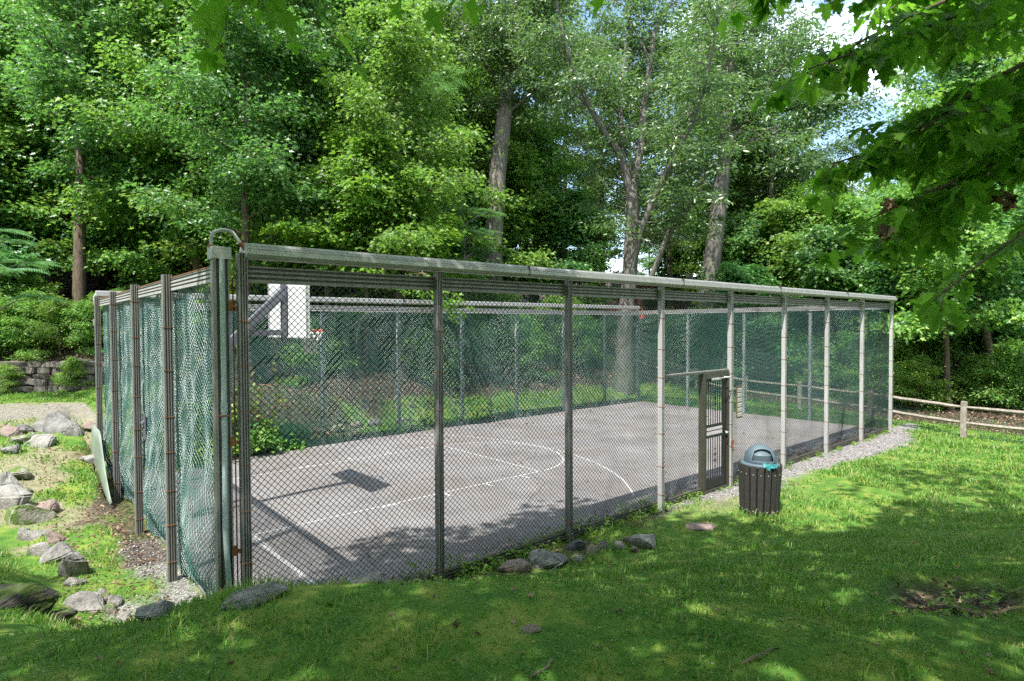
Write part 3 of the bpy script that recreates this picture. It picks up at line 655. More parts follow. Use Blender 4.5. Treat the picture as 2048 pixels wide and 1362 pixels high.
# dome with a wide opening on the side facing the lawn
b = MB(); n = 120; rows = 48; Rd = .26; vs = []; 
for i in range(rows+1):
    e = PI/2*i/rows
    for j in range(n): a = 2*PI*j/n; vs.append((Rd*math.cos(e)*math.cos(a), Rd*math.cos(e)*math.sin(a), HB+.03+.29*math.sin(e)))
fs = []
for i in range(rows):
    for j in range(n):
        a = (2*PI*(j+.5)/n+PI/2+PI) % (2*PI)-PI; e = (i+.5)/rows
        if abs(a) < .72 and .10 < e < .60-.12*(abs(a)/.72)**3: continue
        fs.append((i*n+j, i*n+(j+1) % n, (i+1)*n+(j+1) % n, (i+1)*n+j))
b.add(vs, fs); dm = b.build('dome_lid', M['lid'], tb, smooth=True); md = dm.modifiers.new('thickness', 'SOLIDIFY'); md.thickness = .008; md.offset = -1
b = MB(); b.lathe([(.20, HB+.03), (.20, HB+.16), (.12, HB+.24), (.0, HB+.27)], 24); b.build('inner_flap', M['lid'], tb, smooth=True)
b = MB(); rr_ = random.Random(4); vs = []
for i in range(9):
    for j in range(5):
        vs.append((-.02+i*.026+rr_.uniform(-.012, .012), -.285-.015*j+rr_.uniform(-.01, .01), HB+.055-.012*j+rr_.uniform(-.018, .018)))
b.add(vs, [(i*5+j, i*5+j+1, i*5+j+6, i*5+j+5) for i in range(8) for j in range(4)])
b.add([(.02, -.33, HB+.03), (.09, -.335, HB+.04), (.07, -.36, HB-.05), (.03, -.355, HB-.03)], [(0, 1, 2, 3)])
bag = b.build('plastic_bag', M['rag']); md = bag.modifiers.new('t', 'SOLIDIFY'); md.thickness = .003
bag.matrix_world = Matrix.Translation((bx, by, bz)) @ tb.rotation_euler.to_matrix().to_4x4()
tag(bag, 'crumpled turquoise plastic bag hanging from the bin lid opening', 'plastic bag')

# ------------------------------------------------------------ wooden split rail fence
wf = empty('rail_fence', (18.5, -1.8, hz(18.5, -1.8))); WO = tuple(wf.location)
tag(wf, 'weathered wooden two-rail fence with green wire netting at the edge of the lawn', 'fence')
FP = [(16.9, -7.6), (17.9, -4.7), (18.5, -1.8), (19.55, .9), (20.6, 3.6), (21.7, 6.3), (22.6, 9.2), (23.0, 12.3), (22.3, 15.3), (20.6, 17.8)]
gz = [hz(*p) for p in FP]
for i, (x, y) in enumerate(FP):
    b = MB(); ww = .07; vs = []
    for z, k in ((-.2, 1), (.5, .97), (1.0, .94), (1.03, .8)):
        for sx, sy in ((-1, -1), (1, -1), (1, 1), (-1, 1)): vs.append((x+sx*ww*k*.75+random.uniform(-.005, .005), y+sy*ww*k+random.uniform(-.005, .005), gz[i]+z))
    b.add(vs, [(4*r_+j, 4*r_+(j+1) % 4, 4*r_+4+(j+1) % 4, 4*r_+4+j) for r_ in range(3) for j in range(4)]+[(12, 13, 14, 15)])
    o = b.build('post', M['wood'], wf); o.location = tuple(-v for v in WO)
    if i < len(FP)-1:
        x2, y2 = FP[i+1]
        for hgt, dz in ((.86, .01), (.45, -.02)):
            b = MB(); pts = []; rr = []
            for k in range(9):
                t = k/8; pts.append((x+(x2-x)*t+random.uniform(-.008, .008), y+(y2-y)*t+random.uniform(-.008, .008), gz[i]*(1-t)+gz[i+1]*t+hgt+dz-.015*math.sin(PI*t)+random.uniform(-.008, .008)))
                rr.append(.052-.018*(abs(t-.5)*2)**4+random.uniform(-.004, .004))
            b.tube(pts, rr, 6); o = b.build('rail', M['wood'], wf); o.location = tuple(-v for v in WO)
        b = MB(); Ls = math.hypot(x2-x, y2-y); nn = int(Ls/.05)
        nxv, nyv = (y2-y)/Ls*.08, -(x2-x)/Ls*.08
        P_ = lambda t, z: (x+(x2-x)*t+nxv, y+(y2-y)*t+nyv, gz[i]*(1-t)+gz[i+1]*t+z)
        for k in range(nn): b.tube([P_(k/nn, -.05), P_(k/nn, .62)], .0022, 3, cap=False)
        for k in range(9): b.tube([P_(0, .02+k*.075), P_(1, .02+k*.075)], .0022, 3, cap=False)
        o = b.build('wire_netting', M['green_wire'], wf); o.location = tuple(-v for v in WO)

# ------------------------------------------------------------ stones
def stone_mesh(seed, flat=.6, n=14, sub=2):
    r = random.Random(seed); bm = bmesh.new()
    for _ in range(n):
        v = Vector((r.gauss(0, 1), r.gauss(0, 1), r.gauss(0, 1))).normalized(); k = r.uniform(.82, 1)
        bm.verts.new((v.x*k, v.y*k*.75, v.z*k*flat))
    res = bmesh.ops.convex_hull(bm, input=bm.verts)
    bmesh.ops.delete(bm, geom=[g for g in res['geom_interior'] if isinstance(g, bmesh.types.BMVert)], context='VERTS')
    bmesh.ops.dissolve_limit(bm, angle_limit=rad(12), verts=bm.verts, edges=bm.edges)
    bmesh.ops.bevel(bm, geom=bm.edges[:], offset=.06, segments=2, affect='EDGES')
    bmesh.ops.triangulate(bm, faces=bm.faces)
    bmesh.ops.subdivide_edges(bm, edges=bm.edges, cuts=sub, use_grid_fill=True)
    from mathutils import noise
    for v in bm.verts:
        nn = noise.noise(v.co*2.2+Vector((seed, 0, 0)))*.07+noise.noise(v.co*7+Vector((seed, 3, 0)))*.03+noise.noise(v.co*18)*.012
        v.co += v.co.normalized()*nn
    me = bpy.data.meshes.new('stone'); bm.to_mesh(me); bm.free()
    me.polygons.foreach_set('use_smooth', [True]*len(me.polygons))
    try: me.set_sharp_from_angle(angle=rad(38))
    except Exception: pass
    return me
SEED = [100]
def stone(px, py, wpx, hpx, m, label, group, sink=.42, rot=None, flat=None, D=None, xyz=None, dep=.8):
    """a stone standing where this spot of the slope is; width from its size there"""
    P = np.array(xyz) if xyz is not None else ray_ground(px, py)
    R, Dd = RD(P[0], P[1]); wd = wpx/FPX*Dd/2*(1.28 if group == gl else 1.15); hh = hpx/FPX*Dd*(1.2 if group == gl else 1.1)
    SEED[0] += 1; me = stone_mesh(SEED[0], flat=.75); me.materials.append(M[m]); o = addobj('stone', me)
    o.scale = (wd, wd*dep/.75, hh/1.1); g = hz(P[0], P[1])
    o.location = (P[0], P[1], g+hh*(.5-sink)); o.rotation_euler = (random.uniform(-.15, .15), random.uniform(-.15, .15), YAW-PI/2+random.uniform(-.35, .35) if rot is None else rot)
    tag(o, label, 'stone', group); return o
gl = 'stones of the left rockery'; ge = 'stones along the lawn edge'; gl = 'stones of the left rockery'; gt = 'stones on the bank behind'
for a in [
 (505, 1200, 140, 26, 'stone', 'long flat grey stone at the foot of the near corner post', ge),
 (740, 1165, 80, 32, 'stone', 'rounded grey stone in the moss left of the second near post', ge),
 (822, 1160, 90, 28, 'stone', 'low grey stone with green on top beside the second near post', ge),
 (1030, 1140, 80, 30, 'stone_rust', 'reddish brown stone in the grass, leftmost of the row between the posts', ge),
 (1098, 1128, 95, 34, 'stone', 'broad smooth grey stone in the grass beside the reddish one', ge),
 (1152, 1098, 50, 28, 'stone_dark', 'black angular slate block under the third near post', ge),
 (1158, 1121, 36, 16, 'stone_pale', 'small pale stone between the broad grey stone and the slabs', ge),
 (1188, 1108, 34, 28, 'stone_rust', 'tilted brownish slab in the grass right of the black slate', ge),
 (1212, 1098, 32, 26, 'stone', 'tilted grey slab behind the brownish one', ge),
 (1238, 1096, 34, 18, 'stone', 'low grey stone between the slabs and the big pale stone', ge),
 (1252, 1086, 26, 18, 'stone_rust', 'small reddish lump touching the big pale stone', ge),
 (1290, 1092, 74, 34, 'stone_pale', 'big pale grey stone at the right end of the row in the lawn', ge),
 (1268, 1104, 22, 16, 'stone_rust', 'small brown stone in front of the big pale stone', ge),
 (1400, 1056, 70, 12, 'stone_rust', 'flat brown stone nearly level with the lawn left of the bin', ge),
 (1060, 1258, 46, 8, 'stone_rust', 'thin brown stone sunk in the foreground lawn', ge),
 (335, 1222, 110, 34, 'stone', 'flat shaded stone at the bottom left below the sunlit leaves', gl),
 (165, 1216, 90, 34, 'stone', 'grey slab at the lower end of the left rockery', gl),
 (150, 1150, 62, 62, 'stone', 'dark steep stone in the rockery just above the lower slab', gl),
 (118, 1120, 60, 46, 'stone', 'upright stone half in shade in the left rockery', gl),
 (85, 1108, 60, 28, 'stone_pale', 'flat pale stone topping the shaded part of the rockery', gl),
 (112, 1082, 34, 50, 'stone_rust', 'narrow upright brownish stone in the left rockery', gl),
 (68, 1072, 64, 34, 'stone_pale', 'low tan stone in the middle of the left rockery', gl),
 (55, 1040, 84, 52, 'stone_moss', 'large pale stone with yellow moss in the left rockery', gl),
 (95, 1024, 46, 34, 'stone_rust', 'streaked brown stone leaning on the large mossy one', gl),
 (28, 1006, 84, 50, 'stone_pale', 'big whitish stone at the left edge under the dark grey one', gl),
 (28, 972, 72, 46, 'stone', 'dark grey pitted stone at the left edge, topped with moss', gl),
 (5, 985, 30, 44, 'stone_pale', 'tan stone cut by the left edge of the rockery', gl),
 (40, 952, 60, 22, 'stone_moss', 'yellow mossed stone at the upper end of the left rockery', gl),
 (186, 918, 50, 16, 'stone_pale', 'flat whitish stone lying on the leaves by the left fence', gl),
 (82, 890, 60, 40, 'stone_pale', 'speckled pale angular stone below the largest boulder', gt),
 (110, 862, 90, 56, 'stone', 'largest grey boulder on the dirt bank', gt),
 (150, 868, 48, 44, 'stone', 'upright stone right of the largest boulder on the bank', gt),
 (45, 866, 46, 26, 'stone', 'bluish grey stone left of the largest boulder', gt),
 (18, 872, 50, 28, 'stone_rust', 'tan stone near the left edge on the bank', gt),
 (40, 884, 56, 22, 'stone_moss', 'long low stone with moss on the bank', gt),
 (62, 876, 26, 18, 'stone_moss', 'small stone with yellow moss beside the long low one', gt),
 (20, 900, 50, 24, 'stone', 'low grey stone under the long mossy one on the bank', gt),
 (180, 857, 36, 20, 'stone_rust', 'dark brown stone tucked against the sheet by the left fence', gt),
]: stone(*a)
stone(30, 1210, 130, 62, 'stone_moss_shade', 'big mossy boulder at the lower left edge, shade painted into its colour', gl, sink=.5)  # stands in for a dark hollow; its colour carries the shade
stone(105, 1236, 80, 24, 'stone_moss_shade', 'low mossy stone below the big boulder, shade painted into its colour', gl, sink=.5)
# smaller stones filling the rockery
rr_ = random.Random(21)
for i in range(26):
    t = rr_.random()*8.5; px = float(np.interp(t, [0, 1, 2, 3, 4, 5, 6, 7, 8.5], [8, 20, 40, 60, 90, 120, 150, 185, 260])); py = float(np.interp(t, [0, 1, 2, 3, 4, 5, 6, 7, 8.5], [955, 985, 1020, 1055, 1085, 1120, 1165, 1205, 1232]))
    stone(px+rr_.uniform(-26, 26), py+rr_.uniform(-16, 16), rr_.uniform(20, 48), rr_.uniform(16, 34), rr_.choice(['stone', 'stone_pale', 'stone_rust', 'stone_moss']), 'small rough stone wedged among the bigger stones of the left rockery', 'small stones of the left rockery')
# stones showing through the far fence
for i, (x, y, wd, m, lb) in enumerate([(5.2, 10.5, .5, 'stone_rust', 'squarish tan stone behind the far fence, left of the vines'), (5.9, 10.7, .6, 'stone_pale', 'pale block behind the far fence, second from the left'),
        (6.6, 10.9, .45, 'stone_rust', 'brownish stone in the middle of the row behind the far fence'), (7.2, 11.0, .6, 'stone', 'grey stone of the row behind the far fence'),
        (8.3, 11.1, .7, 'stone', 'wide grey boulder at the right of the row behind the far fence'), (6.2, 11.1, .5, 'stone_moss', 'mossy stone on top of the row behind the far fence')]):
    SEED[0] += 1; me = stone_mesh(SEED[0]); me.materials.append(M[m]); o = addobj('stone', me, loc=(x, y, hz(x, y)+.08)); o.scale = (wd*.55, wd*.5, wd*.5); tag(o, lb, 'stone', 'stones behind the far fence')

# dry stone retaining wall at the back left
sw = MB(); rr_ = random.Random(9); fw2 = (math.cos(YAW), math.sin(YAW))
vsum = []
from mathutils import noise as mnoise
z = 0; row = 0; blocks = []
while z < 1.05:
    hh = rr_.uniform(.17, .34); R = -26.0+rr_.random()*.4
    while R < -9.6:
        wd = rr_.uniform(.3, .95); blocks.append((R, z, wd, hh*rr_.uniform(.85, 1.15))); R += wd*.97
    z += hh*.92; row += 1
bm = bmesh.new()
for R, z, wd, hh in blocks:
    cx, cy_ = fromRD(R+wd/2, 22.2+rr_.uniform(-.07, .07)+z*.12); g = .78+rr_.uniform(-.03, .03)
    mt = Matrix.Translation((cx, cy_, g+z+hh/2)) @ Matrix.Rotation(YAW-PI/2+rr_.uniform(-.15, .15), 4, 'Z') @ Matrix.Rotation(rr_.uniform(-.13, .13), 4, 'Y')
    r_ = bmesh.ops.create_cube(bm, size=1); vv = r_['verts']
    for v in vv:
        v.co = Vector((v.co.x*wd*rr_.uniform(.78, 1.04), v.co.y*rr_.uniform(.4, .62), v.co.z*hh*rr_.uniform(.72, 1.12)))
    bmesh.ops.transform(bm, matrix=mt, verts=vv)
bmesh.ops.bevel(bm, geom=bm.edges[:], offset=.035, segments=2, affect='EDGES')
bmesh.ops.subdivide_edges(bm, edges=[e for e in bm.edges if e.calc_length() > .15], cuts=2, use_grid_fill=True)
for v in bm.verts: v.co += Vector((1, 1, .6))*mnoise.noise(v.co*5)*.03
me = bpy.data.meshes.new('stone_wall'); bm.to_mesh(me); bm.free(); me.materials.append(mat('wall_stone', (.05, .045, .042), (.19, .165, .14), scale=1.6, rough=.95, bump=.8, bscale=9, detail=9, c3=(.30, .29, .28)))
tag(addobj('stone_wall', me), 'low dry stone retaining wall under the bushes at the back left', 'wall')

# ------------------------------------------------------------ leaves
MAPLE = np.array([(0, 0), (-.06, .26), (.10, .30), (.22, .24), (.36, .58), (.52, .50), (.50, .20), (.74, .24), (1, 0)])   # half outline, midrib along x
MAPLE_S = np.array([(0, 0), (.0, .30), (.24, .22), (.46, .52), (.54, .18), (1, 0)])
OVAL = np.array([(0, 0), (.25, .17), (.6, .19), (1, 0)])
BLADE = np.array([(0, 0), (.4, .12), (1, 0)])
DETAIL = np.array([(0, 0), (-.04, .10), (-.13, .22), (-.02, .25), (-.03, .36), (.10, .33), (.17, .40), (.20, .28), (.27, .40), (.30, .56), (.37, .52), (.46, .66), (.50, .52), (.60, .50), (.53, .40), (.48, .22), (.60, .20), (.66, .30), (.72, .19), (.84, .17), (.82, .08), (1, 0)])
def leaves(P, dirs, nrm, size, tmpl, fold=.25, curl=.15):
    """two folded half-blades per leaf; P positions, dirs midrib, nrm up; arrays n x 3"""
    n = len(P); dirs = dirs/np.linalg.norm(dirs, axis=1)[:, None]
    side = np.cross(nrm, dirs); side /= np.linalg.norm(side, axis=1)[:, None]+1e-9; up = np.cross(dirs, side)
    k = len(tmpl); t = tmpl; sz = size[:, None]
    def pt(x, y, s):
        return P+dirs*sz*x+side*sz*(y*s)+up*sz*(y*fold-curl*x*x)
    left = [pt(x, y, 1) for x, y in t]; right = [pt(x, y, -1) for x, y in t[1:-1]]
    V = np.stack(left+right, 1); m = V.shape[1]; base = (np.arange(n)*m)[:, None]
    fl = np.arange(k); fr = np.array([0]+[k+i for i in range(k-2)]+[k-1])[::-1]
    loops = np.concatenate([base+fl, base+fr], 1).ravel()
    return V.reshape(-1, 3), loops, np.full(2*n, k), m
def leafmesh(name, parts, m):
    Vs = []; Ls = []; Cs = []; o = 0
    for V, l_, c, _ in parts: Vs.append(V); Ls.append(l_+o); Cs.append(c); o += len(V)
    return npmesh(name, np.concatenate(Vs), np.concatenate(Ls), np.concatenate(Cs), m)
def spray_leaves(centers, axes, rng, per, rad_, thick, size, tmpl, jit=.45, sizej=.35, droop=.25):
    """flattened fans of leaves round each centre, tilted to that spray's outward axis"""
    n = len(centers); c = np.repeat(centers, per, 0); a = np.repeat(axes, per, 0); N = len(c)
    up = np.array([0, 0, 1.0]); s = np.cross(up, a); s /= np.linalg.norm(s, axis=1)[:, None]+1e-9; nn = np.cross(a, s)
    ang = rng.random(N)*2*PI; rr = rad_*np.sqrt(rng.random(N))*np.repeat(rng.uniform(.6, 1.25, n), per)
    u = np.cos(ang)*rr; v = np.sin(ang)*rr; wv = rng.normal(0, thick, N)-.25*rr**2/rad_
    P = c+a*u[:, None]+s*v[:, None]+nn*wv[:, None]
    d = a*(np.cos(ang)*.8+.5)[:, None]+s*np.sin(ang)[:, None]+rng.normal(0, .35, (N, 3)); d[:, 2] -= droop
    nm = nn*.8+a*.45+rng.normal(0, jit, (N, 3))
    return leaves(P, d, nm, size*(1+rng.uniform(-sizej, sizej, N)), tmpl)

def limb_pts(p0, d, ln_, rng, k=6, sag=0, wob=.12):
    pts = [np.array(p0, float)]; d = np.array(d, float)/np.linalg.norm(d)
    for i in range(k):
        d = d+rng.normal(0, wob, 3)+np.array([0, 0, sag]); d /= np.linalg.norm(d); pts.append(pts[-1]+d*ln_/k)
    return np.array(pts)
def make_tree(name, seed, height, cr, z0, leafm, bark, r0, nl=16, subs=4, per=42, size=.16, tmpl=MAPLE_S, srad=.75, sthick=.16, lean=(0, 0), top=1.0, jit=.55, dens=1.0, path=None):
    """trunk with limbs and twigs as one 'trunk' mesh, leaf sprays at the twigs as one 'crown' mesh"""
    rng = np.random.default_rng(seed); root = empty(name); wood = MB()
    k = 10
    if path is None:
        path = np.array([[lean[0]*t**1.3*height+.15*math.sin(seed+3*t), lean[1]*t**1.3*height+.15*math.cos(seed*2+2.5*t), height*.93*t] for t in np.linspace(0, 1, k+1)])
        path[0, :2] = 0
    path = np.asarray(path, float); path = np.vstack([path[0]-[0, 0, .5], path]); nk = len(path)
    rads = [r0*1.25]+[r0*(1.12 if i == 0 else 1)*(1-.88*(i/(nk-2))**1.1)+.01 for i in range(nk-1)]
    wood.tube([tuple(p) for p in path], rads, 10)
    cum = (path[:, 2]-path[1, 2])/height
    cen = []; axs = []
    for i in range(nl):
        t = z0/height+(0.97-z0/height)*((i+.5)/nl)**.9; p0 = np.array([np.interp(t, cum[1:], path[1:, j]) for j in range(3)])
        a = i*2.399+rng.normal(0, .3); q = (t-z0/height)/(1-z0/height)
        prof = math.sin(PI*min(1, .18+q*.78)**.8)**.6 if top >= 1 else 1-q*.7
        ln_ = cr*(.35+.75*prof)*rng.uniform(.8, 1.15)*(1-.35*q)
        el = rng.uniform(.05, .35)+q*.75; d = [math.cos(a)*math.cos(el), math.sin(a)*math.cos(el), math.sin(el)]
        lp = limb_pts(p0, d, ln_, rng, 6, sag=-.03+.02*q)
        rb = max(.012, r0*.34*(1-t*.75)); wood.tube([tuple(x) for x in lp], [rb*(1-.85*s_/6) for s_ in range(7)], 5, cap=False)
        for j in range(1, 7):
            base = lp[j]; dj = lp[j]-lp[j-1]; dj /= np.linalg.norm(dj)
            cen.append(base+rng.normal(0, .15, 3)); axs.append(dj)
            for s_ in range(subs):
                ya = math.atan2(dj[1], dj[0])+rng.choice([-1, 1])*rng.uniform(.4, 1.3); l2 = ln_*.34*rng.uniform(.5, 1.2)*(1.1-j/9)
                d2 = np.array([math.cos(ya), math.sin(ya), rng.uniform(-.15, .45)])
                tp = limb_pts(base, d2, l2, rng, 3, sag=-.05)
                if s_ % 2 == 0: wood.tube([tuple(x) for x in tp], [rb*.35*(1-.7*q_/3)+.004 for q_ in range(4)], 4, cap=False)
                for pnt in (tp[2], tp[3]) if l2 > .9 else (tp[3],):
                    cen.append(pnt); d3 = tp[3]-tp[0]; axs.append(d3/np.linalg.norm(d3))
    cen = np.array(cen); axs = np.array(axs); axs[:, 2] = axs[:, 2]*.5-.12; axs /= np.linalg.norm(axs, axis=1)[:, None]
    if dens < 1:
        kp = rng.random(len(cen)) < dens; cen = cen[kp]; axs = axs[kp]
    wood.build('trunk', bark, root, smooth=True)
    me = leafmesh('crown', [spray_leaves(cen, axs, rng, int(per*.84), srad, sthick, size, tmpl, jit), spray_leaves(cen, axs, rng, max(1, int(per*.22)), srad*1.7, height*.028, size*.92, tmpl, jit*1.3)], leafm)
    addobj('crown', me, root)
    return root, len(cen)*per

# ------------------------------------------------------------ trees
def place(root, px, D, scale=1.0, rz=None, label=None, group=None, cat='tree', sz=None):
    R = (px-1024)/FPX*D; x, y = fromRD(R, D); root.location = (x, y, hz(x, y)-.05)
    root.rotation_euler = (0, 0, random.uniform(0, 6.28) if rz is None else rz); root.scale = (scale, scale, sz or scale)
    tag(root, label, cat, group); return root
P_TALL = [make_tree('maple_tree', 21, 19, 4.2, 4.5, M['leaf'], M['bark_brown'], .24, nl=20, subs=3, per=34, size=.20, srad=.85)[0],
          make_tree('maple_tree', 22, 21, 4.6, 6.0, M['leaf_dark'], M['bark_brown'], .28, nl=20, subs=3, per=34, size=.20, srad=.9)[0],
          make_tree('maple_tree', 23, 18, 3.8, 3.5, M['leaf'], M['bark_grey'], .20, nl=20, subs=3, per=34, size=.19, srad=.85, lean=(.08, .03))[0]]
P_YOUNG = [make_tree('young_maple', 31, 8.0, 2.9, 1.2, M['leaf'], M['bark_brown'], .09, nl=15, subs=3, per=36, size=.17, srad=.65, sthick=.07, jit=.35)[0],
           make_tree('young_maple', 32, 7.0, 2.7, .8, M['leaf_dark'], M['bark_brown'], .08, nl=15, subs=3, per=36, size=.18, srad=.65, sthick=.07, jit=.35)[0]]
P_AIRY = make_tree('tall_ash', 41, 21, 4.6, 6.5, M['leaf_airy'], M['bark_smooth'], .22, nl=18, subs=3, per=46, size=.21, tmpl=OVAL, srad=1.0, jit=.6, dens=.66)[0]
P_SHRUB = make_tree('leafy_shrub', 51, 2.6, 1.5, .1, M['leaf'], M['twig'], .03, nl=14, subs=3, per=26, size=.11, srad=.36, sthick=.06, tmpl=OVAL)[0]
def where(px, D):
    names = [(0, 'beyond the left edge of the picture'), (130, 'at the far left above the stone wall'), (260, 'behind the left end fence'), (400, 'left of the curved conduit'), (520, 'above the near corner post'), (610, 'above the backboard'), (690, 'left of the bright young maple'),
             (800, 'behind the bright young maple'), (940, 'left of the massive grey trunk'), (1080, 'just right of the massive grey trunk'), (1220, 'left of the many-stemmed tree'), (1340, 'behind the many-stemmed tree'), (1410, 'just left of the stout pale trunk'), (1470, 'behind the stout pale trunk'),
             (1600, 'right of the stout pale trunk'), (1720, 'below the white gap of sky'), (1840, 'behind the right corner of the cage'), (1960, 'behind the rail fence'), (2060, 'at the right edge behind the rail fence'), (9999, 'beyond the right edge of the picture')]
    return next(n for p_, n in names if px < p_)
def depth_word(D, a, b): return 'in front' if D < a else ('further back' if D < b else 'farthest back')
used = set()
def inst(proto, *a, **k):
    r = proto if proto.name not in used else copy_tree(proto); used.add(proto.name); return place(r, *a, **k)
GB = 'trees of the wood behind the court'
T, Yg = P_TALL, P_YOUNG
LT = 'tall maple standing deep in the wood, its crown merging with its neighbours'
LY_ = 'young leafy maple in the undergrowth of the wood'
# tall trees, left to centre; several near ones added to shade the bank
for i, (px, D, s) in enumerate([(-130, 30, 1.1), (560, 23.8, .85), (800, 26.5, .75), (395, 25.5, .9), (500, 21.6, .72), (655, 24, .78), (800, 22.8, .74), (720, 28, .9), (45, 35, 1.25), (255, 32, 1.15), (312, 36, 1.2), (470, 33, 1.2), (600, 30, 1.05), (760, 36, 1.25), (765, 31, 1.0),
        (-40, 46, 1.3), (150, 48, 1.4), (380, 49, 1.35), (560, 47, 1.4), (700, 50, 1.35), (860, 48, 1.3), (960, 50, 1.2), (-250, 38, 1.3), (-60, 60, 1.5), (230, 62, 1.5), (480, 62, 1.6), (760, 62, 1.5), (940, 64, 1.4)]):
    inst(T[i % 3], px, D, s, label='tall '+('maple', 'dark maple', 'slender maple')[i % 3]+' '+where(px, D)+', '+depth_word(D, 33, 52), group=GB)
# right side
for i, (px, D, s) in enumerate([(1580, 38, .72), (1900, 34, 1.0), (2040, 30, 1.05), (2180, 33, 1.2), (1960, 46, 1.2), (2120, 48, 1.3), (1840, 50, .95), (1480, 50, .8), (1680, 52, .66), (1760, 46, .6), (2300, 40, 1.3), (1060, 60, 1.0), (1180, 62, .75), (1380, 62, .8), (1560, 62, .8), (1300, 64, .6)]):
    inst(T[i % 3], px, D, s, label='tall '+('maple', 'dark maple', 'slender maple')[i % 3]+' '+where(px, D)+', '+depth_word(D, 33, 52), group=GB)
# sparse high crowns against the sky
for i, (px, D, s) in enumerate([(1075, 40, 1.1), (1540, 36, .95), (1340, 44, 1.05), (1010, 38, 1.1), (1200, 46, 1.15), (1440, 42, 1.1), (1260, 38, .8), (1130, 52, 1.2), (1490, 48, 1.1), (1380, 54, 1.2), (1700, 40, .64), (1610, 42, .85)]):
    inst(P_AIRY, px, D, s, label='tall airy ash '+where(px, D)+', '+depth_word(D, 41, 50), group=GB)
# understory
for i, (px, D, s) in enumerate([(20, 27, 1.0), (-90, 24, 1.1), (110, 29, 1.2), (300, 29, 1.1), (390, 27, .95), (480, 29, 1.15), (590, 27, 1.0), (700, 30, 1.2), (830, 27, .9), (905, 31, 1.0), (1010, 35, 1.2), (1130, 36, 1.1), (1190, 46, 1.0), (1350, 46, .9),
        (1420, 41, 1.1), (1500, 34, 1.1), (1600, 31, 1.1), (1660, 27, 1.0), (1760, 28, 1.15), (1840, 25, 1.0), (1930, 27, 1.15), (2020, 24, 1.1), (2110, 27, 1.2), (2200, 24, 1.2), (1720, 34, 1.1), (1560, 40, 1.2), (1880, 31, 1.3), (1990, 32, 1.3),
        (190, 38, 1.2), (640, 37, 1.3), (430, 38, 1.25), (860, 40, 1.3), (0, 33, 1.2), (1480, 28, .8)]):
    inst(Yg[i % 2], px, D, s, label='young '+('maple', 'dark green maple')[i % 2]+' '+where(px, D)+', '+depth_word(D, 28, 34), group='young trees of the undergrowth')
P_FRONT = [make_tree('leafy_maple', 35, 14, 4.4, 1.8, M['leaf'], M['bark_brown'], .15, nl=24, subs=3, per=36, size=.19, srad=.8, sthick=.18)[0],
           make_tree('leafy_maple', 36, 12.5, 4.0, 1.5, M['leaf'], M['bark_brown'], .13, nl=22, subs=3, per=36, size=.18, srad=.75, sthick=.18, lean=(.06, -.05))[0]]
for i, (px, D, s) in enumerate([(-70, 27, 1.1), (70, 30, 1.1), (345, 27.5, .95), (440, 30, 1.2), (520, 27, .95), (625, 26.5, .95), (790, 28, .9), (960, 35, 1.1), (690, 33, 1.25), (1100, 38, .95), (1500, 38, .85), (1640, 31, .72), (1865, 29, .95), (1960, 27, .95), (2090, 26, 1.0), (1770, 32, .68), (10, 38, 1.4), (300, 40, 1.4), (900, 44, 1.4), (560, 40, 1.4)]):
    inst(P_FRONT[i % 2], px, D, s, label='broad leafy maple '+where(px, D)+', '+depth_word(D, 29, 36), group='leafy maples at the edge of the wood')
